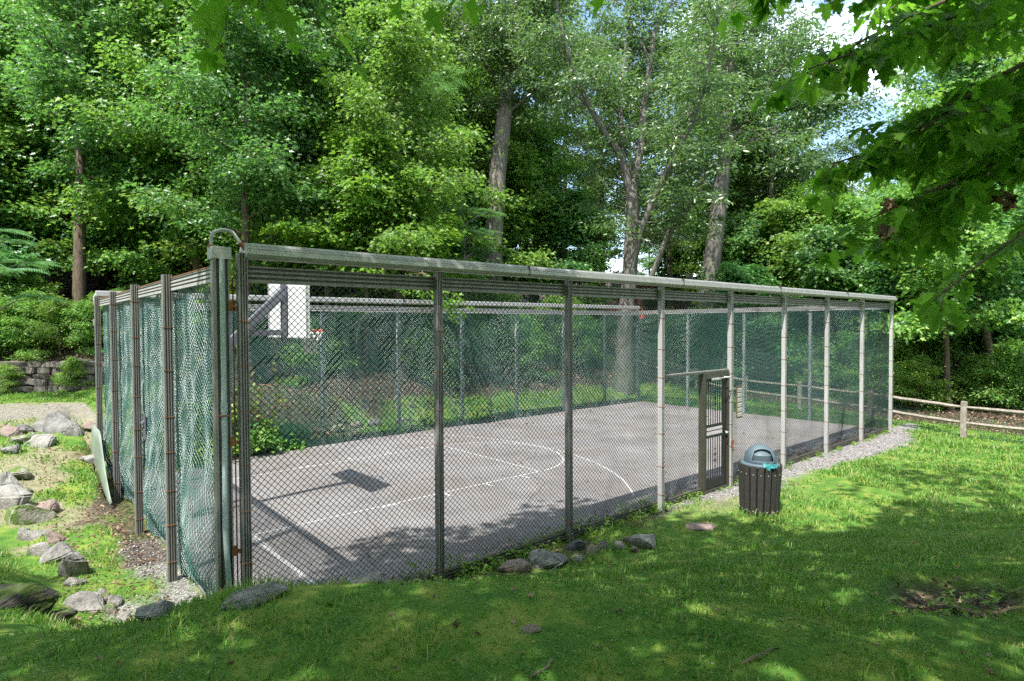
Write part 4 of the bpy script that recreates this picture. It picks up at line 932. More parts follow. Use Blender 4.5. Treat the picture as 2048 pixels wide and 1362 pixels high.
# the single trees one can pick out
def single(name, px, D, label, **k):
    r, n = make_tree(name, **k); place(r, px, D, 1, rz=0, label=label); return r
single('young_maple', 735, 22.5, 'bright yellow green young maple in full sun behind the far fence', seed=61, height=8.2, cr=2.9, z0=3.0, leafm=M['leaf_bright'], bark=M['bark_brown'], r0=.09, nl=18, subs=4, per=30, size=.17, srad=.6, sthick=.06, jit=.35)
single('maple_tree', 165, 25.2, 'maple with a straight brown trunk at the left, seen above the stone wall', seed=62, height=17, cr=3.6, z0=6.2, leafm=M['leaf_dark'], bark=M['bark_brown'], r0=.26, nl=20, subs=3, per=34, size=.18, srad=.8)
def worldpath(pts):
    return [tuple(at_depth(px, py, D)) for px, py, D in pts]
def big_tree(name, label, trunk, limbs, rads, leafm, bark, seed, per, size, srad, tmpl, subs, dens=1.0, limb_r=None, side=0, crown_from=0):
    """mature tree whose trunk and main limbs follow the real ones; points are (pixel x, pixel y, metres away)"""
    rng = np.random.default_rng(seed); tp = np.array(worldpath(trunk)); g = hz(tp[0][0], tp[0][1]); tp[0][2] = g-.3
    root = empty(name, tuple(tp[0]+[0, 0, .3])); O = tp[0]+[0, 0, .3]; wood = MB(); tp = tp-O
    wood.tube([tuple(p) for p in tp], rads, 14); cen = []; axs = []
    alll = [(tp[crown_from:], rads[-1])]
    for pts, r_ in limbs:
        lp = np.array(worldpath(pts))-O; rr = [r_*(1-.82*i/(len(lp)-1)) for i in range(len(lp))]; wood.tube([tuple(p) for p in lp], rr, 9); alll.append((lp, r_))
    for lp, r_ in alll:
        seg = np.linalg.norm(np.diff(lp, axis=0), axis=1); cum = np.concatenate([[0], np.cumsum(seg)]); tot = cum[-1]
        for s_ in np.arange(tot*.18, tot, .55):
            p0 = np.array([np.interp(s_, cum, lp[:, j]) for j in range(3)]); f = s_/tot
            for _ in range(side or 2):
                a = rng.uniform(0, 2*PI); ln_ = rng.uniform(1.2, 3.0)*(1.05-.4*f); d = np.array([math.cos(a), math.sin(a), rng.uniform(-.15, .6)])
                bp_ = limb_pts(p0, d, ln_, rng, 5, sag=-.04); wood.tube([tuple(x) for x in bp_], [.028*(1-.75*q/5) for q in range(6)], 4, cap=False)
                for j in (2, 3, 4, 5):
                    dj = bp_[j]-bp_[j-1]; dj /= np.linalg.norm(dj); cen.append(bp_[j]); axs.append(dj)
                    for _k in range(subs):
                        d2 = dj+rng.normal(0, .7, 3)*[1, 1, .4]; t2 = limb_pts(bp_[j], d2, rng.uniform(.4, 1.1), rng, 2); cen.append(t2[-1]); dd = t2[-1]-t2[0]; axs.append(dd/np.linalg.norm(dd))
    cen = np.array(cen); axs = np.array(axs); kp = rng.random(len(cen)) < dens; cen = cen[kp]; axs = axs[kp]
    axs[:, 2] = axs[:, 2]*.5-.12; axs /= np.linalg.norm(axs, axis=1)[:, None]
    wood.build('trunk', bark, root, smooth=True)
    addobj('crown', leafmesh('crown', [spray_leaves(cen, axs, rng, per, srad, .10, size, tmpl, .6)], leafm), root)
    tag(root, label, 'tree'); return root
big_tree('smooth_barked_tree', 'grey many-stemmed tree by the far right corner, limbs fanning against the sky',
    [(1248, 795, 27), (1250, 650, 27), (1260, 540, 27), (1265, 430, 27), (1263, 385, 27)],
    [([(1263, 400, 27), (1252, 350, 27), (1235, 300, 26.8), (1215, 275, 26.6), (1180, 215, 26.2), (1150, 150, 25.8), (1125, 70, 25.5), (1112, 0, 25.2), (1100, -80, 25)], .20),
     ([(1264, 390, 27), (1272, 350, 27.2), (1283, 280, 27.4), (1288, 210, 27.7), (1300, 130, 28), (1310, 60, 28.3), (1345, 0, 28.6), (1380, -80, 29)], .24),
     ([(1250, 352, 27), (1243, 300, 27.3), (1241, 230, 27.6), (1243, 170, 27.9), (1251, 100, 28.2), (1260, 20, 28.6), (1255, -70, 29)], .17),
     ([(1300, 130, 28), (1288, 95, 28), (1270, 60, 28.2), (1252, 20, 28.4), (1245, -60, 28.6)], .09),
     ([(1258, 560, 27), (1280, 470, 26.4), (1302, 410, 26), (1330, 350, 25.6), (1362, 290, 25), (1390, 230, 24.5), (1408, 180, 24), (1425, 100, 23.6), (1440, 10, 23.4)], .17),
     ([(1322, 365, 25.7), (1345, 310, 26.2), (1352, 260, 26.6), (1375, 230, 27), (1395, 170, 27.4), (1400, 90, 28)], .10),
     ([(1300, 560, 26.5), (1340, 460, 26), (1375, 420, 25.5), (1400, 370, 25), (1420, 335, 24.6), (1465, 305, 24.2), (1500, 280, 24), (1560, 250, 23.6)], .12),
     ([(1180, 215, 26.2), (1150, 190, 26.4), (1125, 95, 26.5), (1100, 90, 26.6)], .06)],
    [.46, .36, .33, .30, .25], M['leaf_airy'], M['bark_smooth'], 71, 25, .18, .60, OVAL, 1, dens=.66, crown_from=3)
big_tree('old_tree', 'massive grey furrowed trunk rising behind the middle of the far fence',
    [(985, 600, 32), (985, 500, 32), (995, 350, 32), (1008, 240, 32), (1018, 150, 32), (1035, 60, 32), (1045, -60, 32), (1050, -160, 32)],
    [([(1010, 230, 32), (1060, 190, 31.5), (1095, 130, 31), (1120, 60, 30.5)], .10), ([(1012, 190, 32), (970, 130, 31.5), (930, 60, 31), (900, -20, 31)], .11), ([(1035, 60, 32), (1080, 0, 31), (1120, -60, 31)], .1),
     ([(1022, 130, 32), (1000, 60, 30.5), (970, 0, 30)], .09)],
    [.66, .52, .46, .42, .38, .33, .28, .22], M['leaf_airy'], M['bark_grey'], 72, 34, .20, .75, OVAL, 1, dens=.9, crown_from=4)
big_tree('old_tree', 'stout pale grey trunk leaning slightly, right of the many-stemmed tree',
    [(1400, 740, 33), (1415, 600, 33), (1430, 480, 33), (1445, 350, 33), (1452, 240, 33), (1462, 120, 33), (1475, 0, 33), (1485, -100, 33)],
    [([(1450, 300, 33), (1500, 230, 32.5), (1540, 160, 32), (1580, 110, 31.5), (1640, 80, 31)], .12), ([(1455, 220, 33), (1420, 150, 32), (1400, 80, 32)], .1), ([(1462, 120, 33), (1510, 60, 32), (1540, -10, 32)], .12),
     ([(1456, 262, 33), (1550, 225, 32), (1640, 212, 31), (1700, 205, 30.5), (1760, 192, 30)], .10)],
    [.62, .50, .45, .40, .36, .32, .26, .2], M['leaf_airy'], M['bark_smooth'], 73, 30, .19, .75, OVAL, 1, dens=.75, crown_from=3)
# low tree arching over the rail fence at the right
single('small_tree', 1905, 21.5, 'small tree with forked thin trunk just behind the rail fence', seed=63, height=7.5, cr=3.0, z0=2.6, leafm=M['leaf'], bark=M['bark_brown'], r0=.10, nl=15, subs=3, per=32, size=.16, srad=.6, lean=(-.12, .05))
single('small_tree', 1985, 23, 'leaning dark trunked tree behind the rail fence near the right edge', seed=64, height=9, cr=3.2, z0=3.0, leafm=M['leaf_dark'], bark=M['bark_brown'], r0=.16, nl=16, subs=3, per=32, size=.16, srad=.6, lean=(-.25, .12))
# shrubs
# trees standing round the place outside the picture
for i, (x, y, s) in enumerate([(-14, 30, 1.1), (-17, 20, 1.0), (-15, 11, .8), (-22, 14, 1.2), (-20, 3, .9), (-24, -6, 1.1), (-27, 6, 1.3), (42, -14, 1.1), (36, -22, 1.0), (30, -28, 1.1), (48, -24, 1.2), (52, -8, 1.1)]):
    c = copy_tree((P_FRONT+T)[i % 5]); c.location = (x, y, hz(x, y)-.05); c.scale = (s, s, s); c.rotation_euler = (0, 0, i*1.3)
    tag(c, 'tree outside the picture to the '+('left' if x < 0 else 'right')+' of the court', 'tree', 'trees round the park')
for i, (px, D, s) in enumerate([(25, 23.2, .8), (75, 23.4, .85), (125, 23.2, .8), (170, 23.4, .7), (0, 24.5, 1.0), (60, 25.2, .9), (-30, 22.9, .9), (230, 24, .8), (12, 21.9, .42), (150, 22.0, .45)]):
    inst(P_SHRUB, px, D, s, label=['shrub over the stone wall, in the middle of the front row', 'shrub over the stone wall, third from the right in front', 'shrub over the stone wall, second from the right in front', 'shrub over the stone wall nearest the left fence', 'shrub of the back row above the wall at the left edge', 'shrub of the back row above the middle of the stone wall', 'shrub over the stone wall cut by the left edge', 'shrub behind the left end fence beside the trunk', 'small shrub hanging over the face of the stone wall at the left edge', 'small shrub against the face of the stone wall near the left fence'][i], group='shrubs above the stone wall', cat='shrub')
for i, (px, D, s) in enumerate([(420, 24, .9), (560, 25, .9), (820, 25, .9), (1085, 29, .8), (1150, 29, .9), (1330, 31, 1), (1490, 30, 1.1), (1600, 27, 1.0), (1700, 25.5, 1.0), (1790, 23.5, .9), (1860, 24, 1.0), (1955, 21.8, .7), (2030, 21.0, .9), (1830, 21.8, .7), (2060, 23, 1.1), (1740, 23.5, .8), (1540, 31, 1.1), (640, 21.5, .8), (720, 23, 1.0), (780, 25.5, 1.2), (860, 22.5, .8), (930, 24, 1.1), (990, 27, 1.2), (1040, 26, .9), (1120, 28, 1.2), (900, 29, 1.4), (680, 27, 1.4), (1180, 31, 1.3), (1400, 30, 1.2)]):
    inst(P_SHRUB, px, D, s, label='low bush '+where(px, D)+', '+('front row' if D < 24 else 'second row' if D < 28 else 'back row'), group='bushes on the wood floor', cat='shrub')
# young shrubs lit by the sun inside the left part of the far fence
x_, y_ = 1.0, 10.3
def small_bush(x, y, h, cr, leafm, seed, label, cat='shrub', name='leafy_shrub', size=.12, per=12):
    r, n = make_tree(name, seed, h, cr, .1, leafm, M['twig'], .02, nl=12, subs=3, per=per, size=size, srad=.3, sthick=.05, tmpl=MAPLE_S); r.location = (x, y, hz(x, y)-.05); tag(r, label, cat); return r
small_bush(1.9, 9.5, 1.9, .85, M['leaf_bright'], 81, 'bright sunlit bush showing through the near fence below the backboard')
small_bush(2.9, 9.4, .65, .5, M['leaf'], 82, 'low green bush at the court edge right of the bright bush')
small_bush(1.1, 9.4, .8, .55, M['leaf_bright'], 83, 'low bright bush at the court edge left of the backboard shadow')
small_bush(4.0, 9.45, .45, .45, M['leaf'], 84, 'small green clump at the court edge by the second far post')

# pinnate fronds of the tree of heaven
def frond_mesh(specs, m, seed):
    rng = np.random.default_rng(seed); parts = []; st = MB()
    P = []; Dv = []; Nv = []; Sz = []
    for p0, d0, ln_ in specs:
        pts = limb_pts(p0, d0, ln_, rng, 8, sag=-.10, wob=.03); st.tube([tuple(q) for q in pts], [.008*(1-.7*i/8) for i in range(9)], 4, cap=False)
        cum = np.linspace(0, 1, 9)
        for t in np.linspace(.15, 1, 15):
            p = np.array([np.interp(t, cum, pts[:, j]) for j in range(3)]); d = pts[min(8, int(t*8)+1 if t < 1 else 8)]-pts[max(0, int(t*8)-1)]; d /= np.linalg.norm(d)
            s = np.cross([0, 0, 1.0], d); s /= np.linalg.norm(s)
            for sg in (1, -1):
                P.append(p); Dv.append(s*sg+d*.35+np.array([0, 0, -.25])); Nv.append(np.array([0, 0, 1.0])+rng.normal(0, .15, 3)); Sz.append(ln_*.22*math.sin(PI*min(.97, .25+t*.62)))
    return st, leaves(np.array(P), np.array(Dv), np.array(Nv), np.array(Sz), BLADE, .15, .2)
def heaven_tree(px, D, topz, label, seed, nfr, spread, stemr=.07, ln=(.7, 1.1)):
    rng = np.random.default_rng(seed); R = (px-1024)/FPX*D; x, y = fromRD(R, D); g = hz(x, y); root = empty('tree_of_heaven', (x, y, g)); h = topz-g
    specs = []; br = MB(); br.tube([(0, 0, -.3), (.1, .05, h*.5), (0, .1, h)], [stemr, stemr*.7, stemr*.3], 7)
    for i in range(int(nfr/9)):
        a = rng.uniform(0, 2*PI); r_ = spread*rng.uniform(.15, 1); z = h*rng.uniform(.55, 1.0); c = np.array([math.cos(a)*r_, math.sin(a)*r_, z])
        br.tube([(0, .05, z-.5*r_), tuple(c*[.5, .5, 1]-[0, 0, .15]), tuple(c)], [.03, .02, .012], 5)
        for k in range(9):
            b_ = k*2.4+rng.uniform(-.2, .2); specs.append((c, np.array([math.cos(b_), math.sin(b_), rng.uniform(.2, .6)]), rng.uniform(*ln)))
    st, lv = frond_mesh(specs, None, seed)
    br.v += st.v; br.f += [tuple(i+br.n for i in f) for f in st.f]; br.m += [1]*len(st.f); br.build('trunk', [M['bark_smooth'], M['leaf_sumac']], root, smooth=True); addobj('crown', leafmesh('crown', [lv], M['leaf_sumac']), root)
    tag(root, label, 'tree'); return root
heaven_tree(-15, 19.5, 6.6, 'tree of heaven with long feathery leaves at the left edge above the wall', 91, 99, 1.9)
heaven_tree(800, 27, 16.8, 'tall tree of heaven with feathery pale leaves near the top middle', 92, 190, 3.2, .14, (.9, 1.4))
heaven_tree(930, 24.5, 8.0, 'slender tree of heaven with drooping fronds right of the bright maple', 93, 90, 1.5, .05)

# near branches of the big maples over the camera
def near_branch(specs, seed, size, tmpl=DETAIL, per=7, dead=()):
    """twigs carrying single large maple leaves on stalks"""
    rng = np.random.default_rng(seed); wood = MB(); P = []; Dv = []; Nv = []; Sz = []; dd = ([], [], [], [])
    for p0, p1, r_, n in specs:
        p0 = np.array(p0, float); p1 = np.array(p1, float); d = p1-p0; ln_ = np.linalg.norm(d)
        lp = limb_pts(p0, d, ln_, rng, 8, sag=-.015, wob=.05); wood.tube([tuple(q) for q in lp], [r_*(1-.8*i/8)+.002 for i in range(9)], 6, cap=False)
        for i in range(n):
            t = .12+.88*(i+rng.random())/n; b = np.array([np.interp(t*8, range(9), lp[:, j]) for j in range(3)])
            s = np.cross(d/ln_, [0, 0, 1]); s /= np.linalg.norm(s); td = d/ln_*rng.uniform(.2, .9)+s*rng.choice([-1, 1])*rng.uniform(.4, 1)+np.array([0, 0, rng.uniform(-.45, .15)])
            tl = rng.uniform(.25, .75)*(1.15-.4*t); tw = limb_pts(b, td, tl, rng, 4, sag=-.07, wob=.12); wood.tube([tuple(q) for q in tw], [.005, .004, .0035, .003, .002], 4, cap=False)
            for q in (1, 2, 3, 4, 4):
                for _ in range(max(1, per//5+(rng.random() < (per % 5)/5))):
                    bb = tw[q]; a = rng.uniform(0, 2*PI); st = np.array([math.cos(a), math.sin(a), rng.uniform(-.5, .2)])*rng.uniform(.04, .09)
                    wood.tube([tuple(bb), tuple(bb+st)], [.0015, .001], 3, cap=False)
                    P.append(bb+st); v = st/np.linalg.norm(st); Dv.append(v+np.array([0, 0, -.55])+rng.normal(0, .2, 3)); Nv.append(np.array([0, 0, 1.0])+rng.normal(0, .33, 3)); Sz.append(size*rng.uniform(.6, 1.15))
    return wood, leaves(np.array(P), np.array(Dv), np.array(Nv), np.array(Sz), tmpl, .28, .34)
def W(px, py, D): return tuple(at_depth(px, py, D))
root = empty('overhanging_maple', (7.2, -9.5, hz(7.2, -9.5))); O = np.array(root.location)
sp = []
stem = [W(2450, -250, 6.2), W(2250, -60, 6.0)]
mains = [(W(2330, -160, 6.5), W(1560, 70, 5.6), .03, 40), (W(2200, -200, 5.4), W(1600, -10, 5.0), .024, 34), (W(2330, -100, 5.8), W(1600, 130, 5.0), .03, 40), (W(2300, 40, 5.4), W(1740, 270, 4.8), .028, 34), (W(2280, 120, 5.2), W(1700, 350, 4.9), .026, 34),
         (W(2260, 220, 5.2), W(1790, 400, 4.7), .024, 30), (W(2240, 330, 5.6), W(1880, 640, 5.6), .02, 10), (W(2240, 200, 6.5), W(1900, 330, 6.5), .024, 32), (W(2280, -40, 7), W(1850, 130, 7), .024, 34), (W(2280, -160, 6), W(1760, 0, 6.4), .024, 34), (W(2280, 60, 6), W(1960, 180, 6.0), .024, 28), (W(2200, 60, 4.6), W(1890, 230, 4.2), .02, 26)]
mains = [(tuple(np.array(a)-O), tuple(np.array(b)-O), r, n) for a, b, r, n in mains]
wood, lv = near_branch(mains, 5, .165, per=8)
j0 = np.array(W(2420, 40, 6.0))-O
for a, b, r, n in mains: wood.tube([tuple(j0), tuple((j0+np.array(a))/2+[0, 0, .1]), a], [.06, .045, .03], 7)
wood.tube([(0, 0, -.4), (-.1, .1, 1.5), tuple(j0*.6+[0, 0, 1.0]), tuple(j0), tuple(j0+[-.5, -.2, 2.5]), tuple(j0+[-.6, -.5, 6])], [.32, .26, .18, .14, .12, .06], 12)
wood.build('trunk', M['bark_brown'], root, smooth=True); addobj('crown', leafmesh('crown', [lv], M['leaf_near']), root)
b = [(W(1768, 455, 4.7), .10), (W(1780, 400, 4.7), .10), (W(1990, 380, 5.2), .12), (W(2020, 395, 5.2), .1)]
rng = np.random.default_rng(8)
for q in b:
    P = np.repeat([np.array(q[0])-O], 5, 0)+rng.normal(0, .02, (5, 3))
    addobj('dead_leaf', leafmesh('dead_leaf', [leaves(P, np.tile([.1, 0, -1.0], (5, 1))+rng.normal(0, .25, (5, 3)), rng.normal(0, 1, (5, 3)), np.full(5, q[1]), MAPLE, .6, .7)], M['leaf_dead']), root)
tag(root, 'dark green maple branches with large lobed leaves overhanging from the upper right', 'tree')

# shade trees behind and beside the camera: crowns above and outside the picture, shading the lawn
SH = np.array([(-7, 4.2), (-1.75, 3.2), (-1.5, .9), (-1.25, -.7), (.2, .6), (1.4, 1.15), (2.6, 1.75), (4.2, 1.2), (5.9, 1.05), (6.6, -.2), (7.3, -1.6), (7.8, -3.0), (8.7, -4.5), (11, -6.8), (15, -9.5), (21, -12), (20, -15), (-9, -15), (-9, 2)])
def inpoly(x, y, P):
    c = np.zeros(x.shape, bool)
    for i in range(len(P)):
        a = P[i]; b = P[(i+1) % len(P)]
        c ^= ((a[1] > y) != (b[1] > y)) & (x < (b[0]-a[0])*(y-a[1])/((b[1]-a[1]) or 1e-9)+a[0])
    return c
rng = np.random.default_rng(77)
n = 24000; u = rng.uniform(-9, 21, n); v = rng.uniform(-15, 4.5, n); z = rng.uniform(5.5, 13.5, n)
e_ = fbm(u, v, 1.1, 3)-.5; TG = np.array([(8.8, -2.3), (11.3, -1.6), (15.5, -3.6), (15, -5.2), (12.5, -4.4), (10.3, -3.4)])
ok = (inpoly(u+e_*1.2, v+e_*1.2, SH) | (inpoly(u+e_*2.4, v+e_*2.0, TG) & (rng.random(n) < .5) & (fbm(u+5, v*1.7, 1.3, 2) > .46))) & ((fbm(u+50, v, .55, 3)+ .25*fbm(u, v+20, 2.5, 2)) > .345)
u, v, z = u[ok], v[ok], z[ok]; Px = u-z*.485; Py = v-z*.19
def visible(x, y, z, mgn=1.10):
    dx = np.stack([x, y, z], -1)-CAM; dep = dx@_fw; a = np.abs(dx@_r)/np.maximum(dep, .01)*FPX; b_ = dx@_u/np.maximum(dep, .01)*FPX
    return (dep > 0) & (a < 1024*mgn+150) & (b_ < 681*mgn+60) & (b_ > -700)
ok = ~visible(Px, Py, z); Px, Py, z = Px[ok], Py[ok], z[ok]
for nm, sel, tx, ty, lab in (('shade_maple', Px+Py*.4 < -1.5, -4.6, -11.5, 'big maple behind the viewer whose fringe of leaves hangs into the top left'), ('shade_maple', Px+Py*.4 >= -1.5, 9.5, -13.5, 'big maple outside the picture shading the lawn')):
    root = empty(nm, (tx, ty, hz(tx, ty))); O = np.array(root.location); cen = np.stack([Px[sel], Py[sel], z[sel]], -1)-O; N_ = len(cen)
    a = np.arctan2(cen[:, 1], cen[:, 0]); ax = np.stack([np.cos(a), np.sin(a), np.full(N_, -.15)], -1)
    wood = MB(); wood.tube([(0, 0, -.4), (.1, 0, 2), (.1, .2, 5), (0, .3, 10), (0, 0, 13)], [.42, .34, .30, .18, .05], 12)
    for i in rng.choice(N_, 70, replace=False):
        c = cen[i]; wood.tube([(0, .2, max(2.5, c[2]*.45)), tuple(c*[.5, .5, .8]), tuple(c)], [.08, .045, .015], 5, cap=False)
    parts = [spray_leaves(cen, ax, rng, 7, .42, .08, .20, MAPLE_S, .35)]
    if tx < 0:
        sp = [(W(330, -230, 3.3), W(560, -60, 3.0), .012, 6), (W(160, -210, 3.6), W(300, -80, 3.4), .012, 5), (W(470, -200, 3.0), W(540, -40, 2.9), .01, 4), (W(800, -220, 3.4), W(900, -75, 3.3), .01, 3)]
        sp = [(tuple(np.array(p)-O), tuple(np.array(q)-O), r, k) for p, q, r, k in sp]; wd2, lv2 = near_branch(sp, 6, .125, per=5)
        for p, q, r, k in sp: wd2.tube([p, tuple(np.array(p)+[-.3, -.8, .8]), (0, .2, 6.5)], [.012, .03, .07], 5, cap=False)
        wood.v, wood.f, wood.m, wood.n = wood.v+wd2.v, wood.f+[tuple(i+wood.n for i in f) for f in wd2.f], wood.m+wd2.m, wood.n+wd2.n
        addobj('crown', leafmesh('crown', parts, M['leaf_near']), root); addobj('hanging_leaves', leafmesh('hanging_leaves', [lv2], M['leaf_near']), root)
    else: addobj('crown', leafmesh('crown', parts, M['leaf_near']), root)
    wood.build('trunk', M['bark_grey'], root, smooth=True); tag(root, lab, 'tree')

# ------------------------------------------------------------ vines and weeds at the fences
def vine(x0, x1, y, ztop, n, seed, label, m='leaf_bright', face=-1):
    rng = np.random.default_rng(seed); wood = MB(); P = []
    for _ in range(n):
        x = rng.uniform(x0, x1); h = ztop*rng.uniform(.3, 1); pts = [(x, y, 0)]; 
        for k in range(1, 9): pts.append((pts[-1][0]+rng.normal(0, .10), y+rng.normal(0, .02), h*k/8))
        wood.tube(pts, .005, 4, cap=False); pts = np.array(pts)
        for t in np.arange(.05, 1, .07/max(.5, h)): P.append([np.interp(t*8, range(9), pts[:, j]) for j in range(3)])
    P = np.array(P)+rng.normal(0, .05, (len(P), 3)); N_ = len(P)
    D_ = np.stack([rng.normal(0, .6, N_), rng.normal(-.2, .3, N_), rng.normal(-.5, .4, N_)], -1); Nn = np.stack([rng.normal(0, .4, N_), np.full(N_, -.7), rng.uniform(.3, 1, N_)], -1)
    root = empty('climbing_vine', ((x0+x1)/2, y, 0)); O = np.array(root.location)
    o = wood.build('stem', M['twig'], root); o.location = tuple(-O); o = addobj('foliage', leafmesh('foliage', [leaves(P, D_, Nn, rng.uniform(.07, .12, N_), MAPLE_S)], M[m]), root); o.location = tuple(-O)
    tag(root, label, 'vine')
vine(1.5, 3.6, LY-.10, 2.9, 17, 1, 'vine climbing high on the far fence below the backboard')
vine(7.6, 8.2, LY+.02, 1.6, 4, 2, 'thin vine on the far fence beside the second post right of the hoop')
vine(9.3, 10.0, LY+.02, 1.4, 5, 3, 'leafy vine on the far fence left of the third post', m='leaf')
vine(10.2, 10.8, LY+.02, 1.0, 4, 4, 'low vine on the far fence right of the third post', m='leaf')
vine(4.2, 5.6, LY+.03, .9, 8, 5, 'low tangle of vine along the foot of the far fence')
vine(6.2, 7.6, LY+.03, .6, 7, 6, 'short vine shoots along the court edge at the far fence')
# maple spray hanging over the top of the far fence
root = empty('hanging_branch', tuple(at_depth(885, 590, 17.6))); O = np.array(root.location); rng = np.random.default_rng(12)
cen = np.array([at_depth(px, py, 17.8+rng.uniform(-.4, .6)) for px, py in [(800, 575), (830, 585), (860, 590), (880, 605), (900, 600), (895, 625), (910, 615), (850, 570), (780, 560), (905, 585), (870, 560), (820, 555), (750, 540), (760, 560), (925, 605)]])-O
ax = np.tile([.7, -.4, -.35], (len(cen), 1)); lv = spray_leaves(cen, ax, rng, 22, .38, .08, .15, MAPLE_S, .35)
wood = MB()
j = np.array(at_depth(838, 515, 19.0))-O
k1 = np.array(at_depth(845, 545, 18.4))-O; wood.tube([tuple(j), tuple(k1)], [.02, .012], 5, cap=False)
for c in cen[::2]: wood.tube([tuple(k1), tuple((k1+c)/2+[0, 0, .05]), tuple(c)], [.008, .006, .003], 5, cap=False)
wood.build('twig', M['twig'], root); addobj('foliage', leafmesh('foliage', [lv], M['leaf_bright']), root); tag(root, 'bright maple branch drooping over the top of the far fence', 'branch')
# bare twig caught in the far fence
b = MB(); Q = lambda px, py: W(px, py, 17.2)
for pl in ([(740, 620), (725, 635), (715, 660), (712, 690)], [(725, 635), (700, 655), (692, 685)], [(735, 625), (760, 622), (778, 640)], [(712, 660), (735, 656)]):
    b.tube([Q(*p) for p in pl], [.012, .010, .007, .005][:len(pl)] if len(pl) > 2 else [.007, .005], 5)
tag(b.build('dead_twig', M['bark_smooth']), 'pale bare twig caught high in the far fence', 'twig')

# ------------------------------------------------------------ stuff: grass, weeds, litter, gravel
def scatter(n, x0, x1, y0, y1, seed, which, power=1.0, dmax=None, lod=None):
    rng = np.random.default_rng(seed); x = rng.uniform(x0, x1, n); y = rng.uniform(y0, y1, n); R, D = RD(x, y)
    ok = (D > 1.6) & (np.abs(R) < D*.9+.8)
    if dmax: ok &= D < dmax
    if lod is not None: ok &= rng.random(n) < lod(D)
    x, y = x[ok], y[ok]; k = masks(x, y)[which]; keep = rng.random(len(x)) < k**power; return x[keep], y[keep]
x, y = scatter(1500000, -4.5, 23, -11, 24, 201, 0, dmax=30, lod=lambda D: np.clip(5.0/D, .22, 1)**1.25)
k_ = vnoise(x, y, 2.2); N_ = len(x); rng = np.random.default_rng(5); R, D = RD(x, y)
hgt = rng.uniform(.025, .065, N_)*(.35+1.5*k_**1.6)*np.clip(D/6, 1, 1.7); wd = rng.uniform(.0022, .0042, N_)*np.clip(D/4.5, 1, 4.5); a = rng.uniform(0, 2*PI, N_); ln_ = rng.uniform(.2, 1.1, N_)
z = H(x, y)-.004; b0 = np.stack([x, y, z], -1); s = np.stack([np.cos(a+1.57), np.sin(a+1.57), 0*a], -1)*wd[:, None]; f_ = np.stack([np.cos(a)*ln_, np.sin(a)*ln_, np.ones(N_)], -1)
mid = b0+f_*hgt[:, None]*[.35, .35, .55]; tip = b0+f_*hgt[:, None]*[1, 1, .88]
V = np.stack([b0-s, b0+s, mid+s*.8, mid-s*.8, tip], 1).reshape(-1, 3); base = (np.arange(N_)*5)[:, None]
loops = np.concatenate([base+[0, 1, 2, 3], base+[3, 2, 4]], 1).ravel()
print('grass', N_)
tag(addobj('grass', npmesh('grass', V, loops, np.tile([4, 3], N_), M['grass'])), 'mown green grass of the lawn with mossy bare spots', 'grass', kind='stuff')
# broad leaved lawn weeds
x, y = scatter(90000, -4.5, 14, -11, 3, 202, 0, dmax=12, lod=lambda D: np.clip(5.0/D, .22, 1)); N_ = len(x); kk = vnoise(x, y, 1.1) > .45; x, y = x[kk], y[kk]; N_ = len(x); rng = np.random.default_rng(6)
P = np.stack([x, y, H(x, y)+rng.uniform(.005, .03, N_)], -1); Dn = np.stack([rng.normal(0, 1, N_), rng.normal(0, 1, N_), rng.uniform(0, .4, N_)], -1); Nn = np.stack([rng.normal(0, .3, N_), rng.normal(0, .3, N_), np.ones(N_)], -1)
tag(addobj('lawn_weeds', leafmesh('lawn_weeds', [leaves(P, Dn, Nn, rng.uniform(.015, .032, N_), OVAL)], M['grass'])), 'small clover and broad leaved weeds in the lawn', 'weeds', kind='stuff')
# weeds along the base of the near fence and court edges
rng = np.random.default_rng(61); P = []
for x0, x1, y0_, n_, hh in ((.6, 8.0, -.12, 70, .22), (2.0, 2.8, .10, 16, .40), (4.3, 5.0, .1, 10, .45), (8.5, 18.0, -.12, 40, .12), (9.3, 10.6, -.15, 16, .28), (3.6, 6.8, .12, 22, .3), (.5, 17, 9.85, 90, .25), (18.5, 18.9, 4, 6, .2)):
    for _ in range(n_):
        cx, cy_ = rng.uniform(x0, x1), y0_+rng.normal(0, .05); g = hz(cx, cy_); h_ = hh*rng.uniform(.3, 1)
        for k in range(rng.integers(10, 24)): P.append((cx+rng.normal(0, .07), cy_+rng.normal(0, .05), g+rng.uniform(.02, h_)))
for _ in range(14):
    cx, cy_ = HOL[0]+rng.normal(0, .35), HOL[1]+rng.normal(0, .15); g = hz(cx, cy_)
    for k in range(10): P.append((cx+rng.normal(0, .05), cy_+rng.normal(0, .05), g+rng.uniform(.01, .10)))
P = np.array(P); N_ = len(P); Dn = rng.normal(0, 1, (N_, 3))*[1, 1, .4]; Nn = np.array([0, 0, 1])+rng.normal(0, .4, (N_, 3))
tag(addobj('edge_weeds', leafmesh('edge_weeds', [leaves(P, Dn, Nn, rng.uniform(.03, .085, N_), OVAL)], M['leaf_bright'])), 'small weeds sprouting along the foot of the fences', 'weeds', kind='stuff')
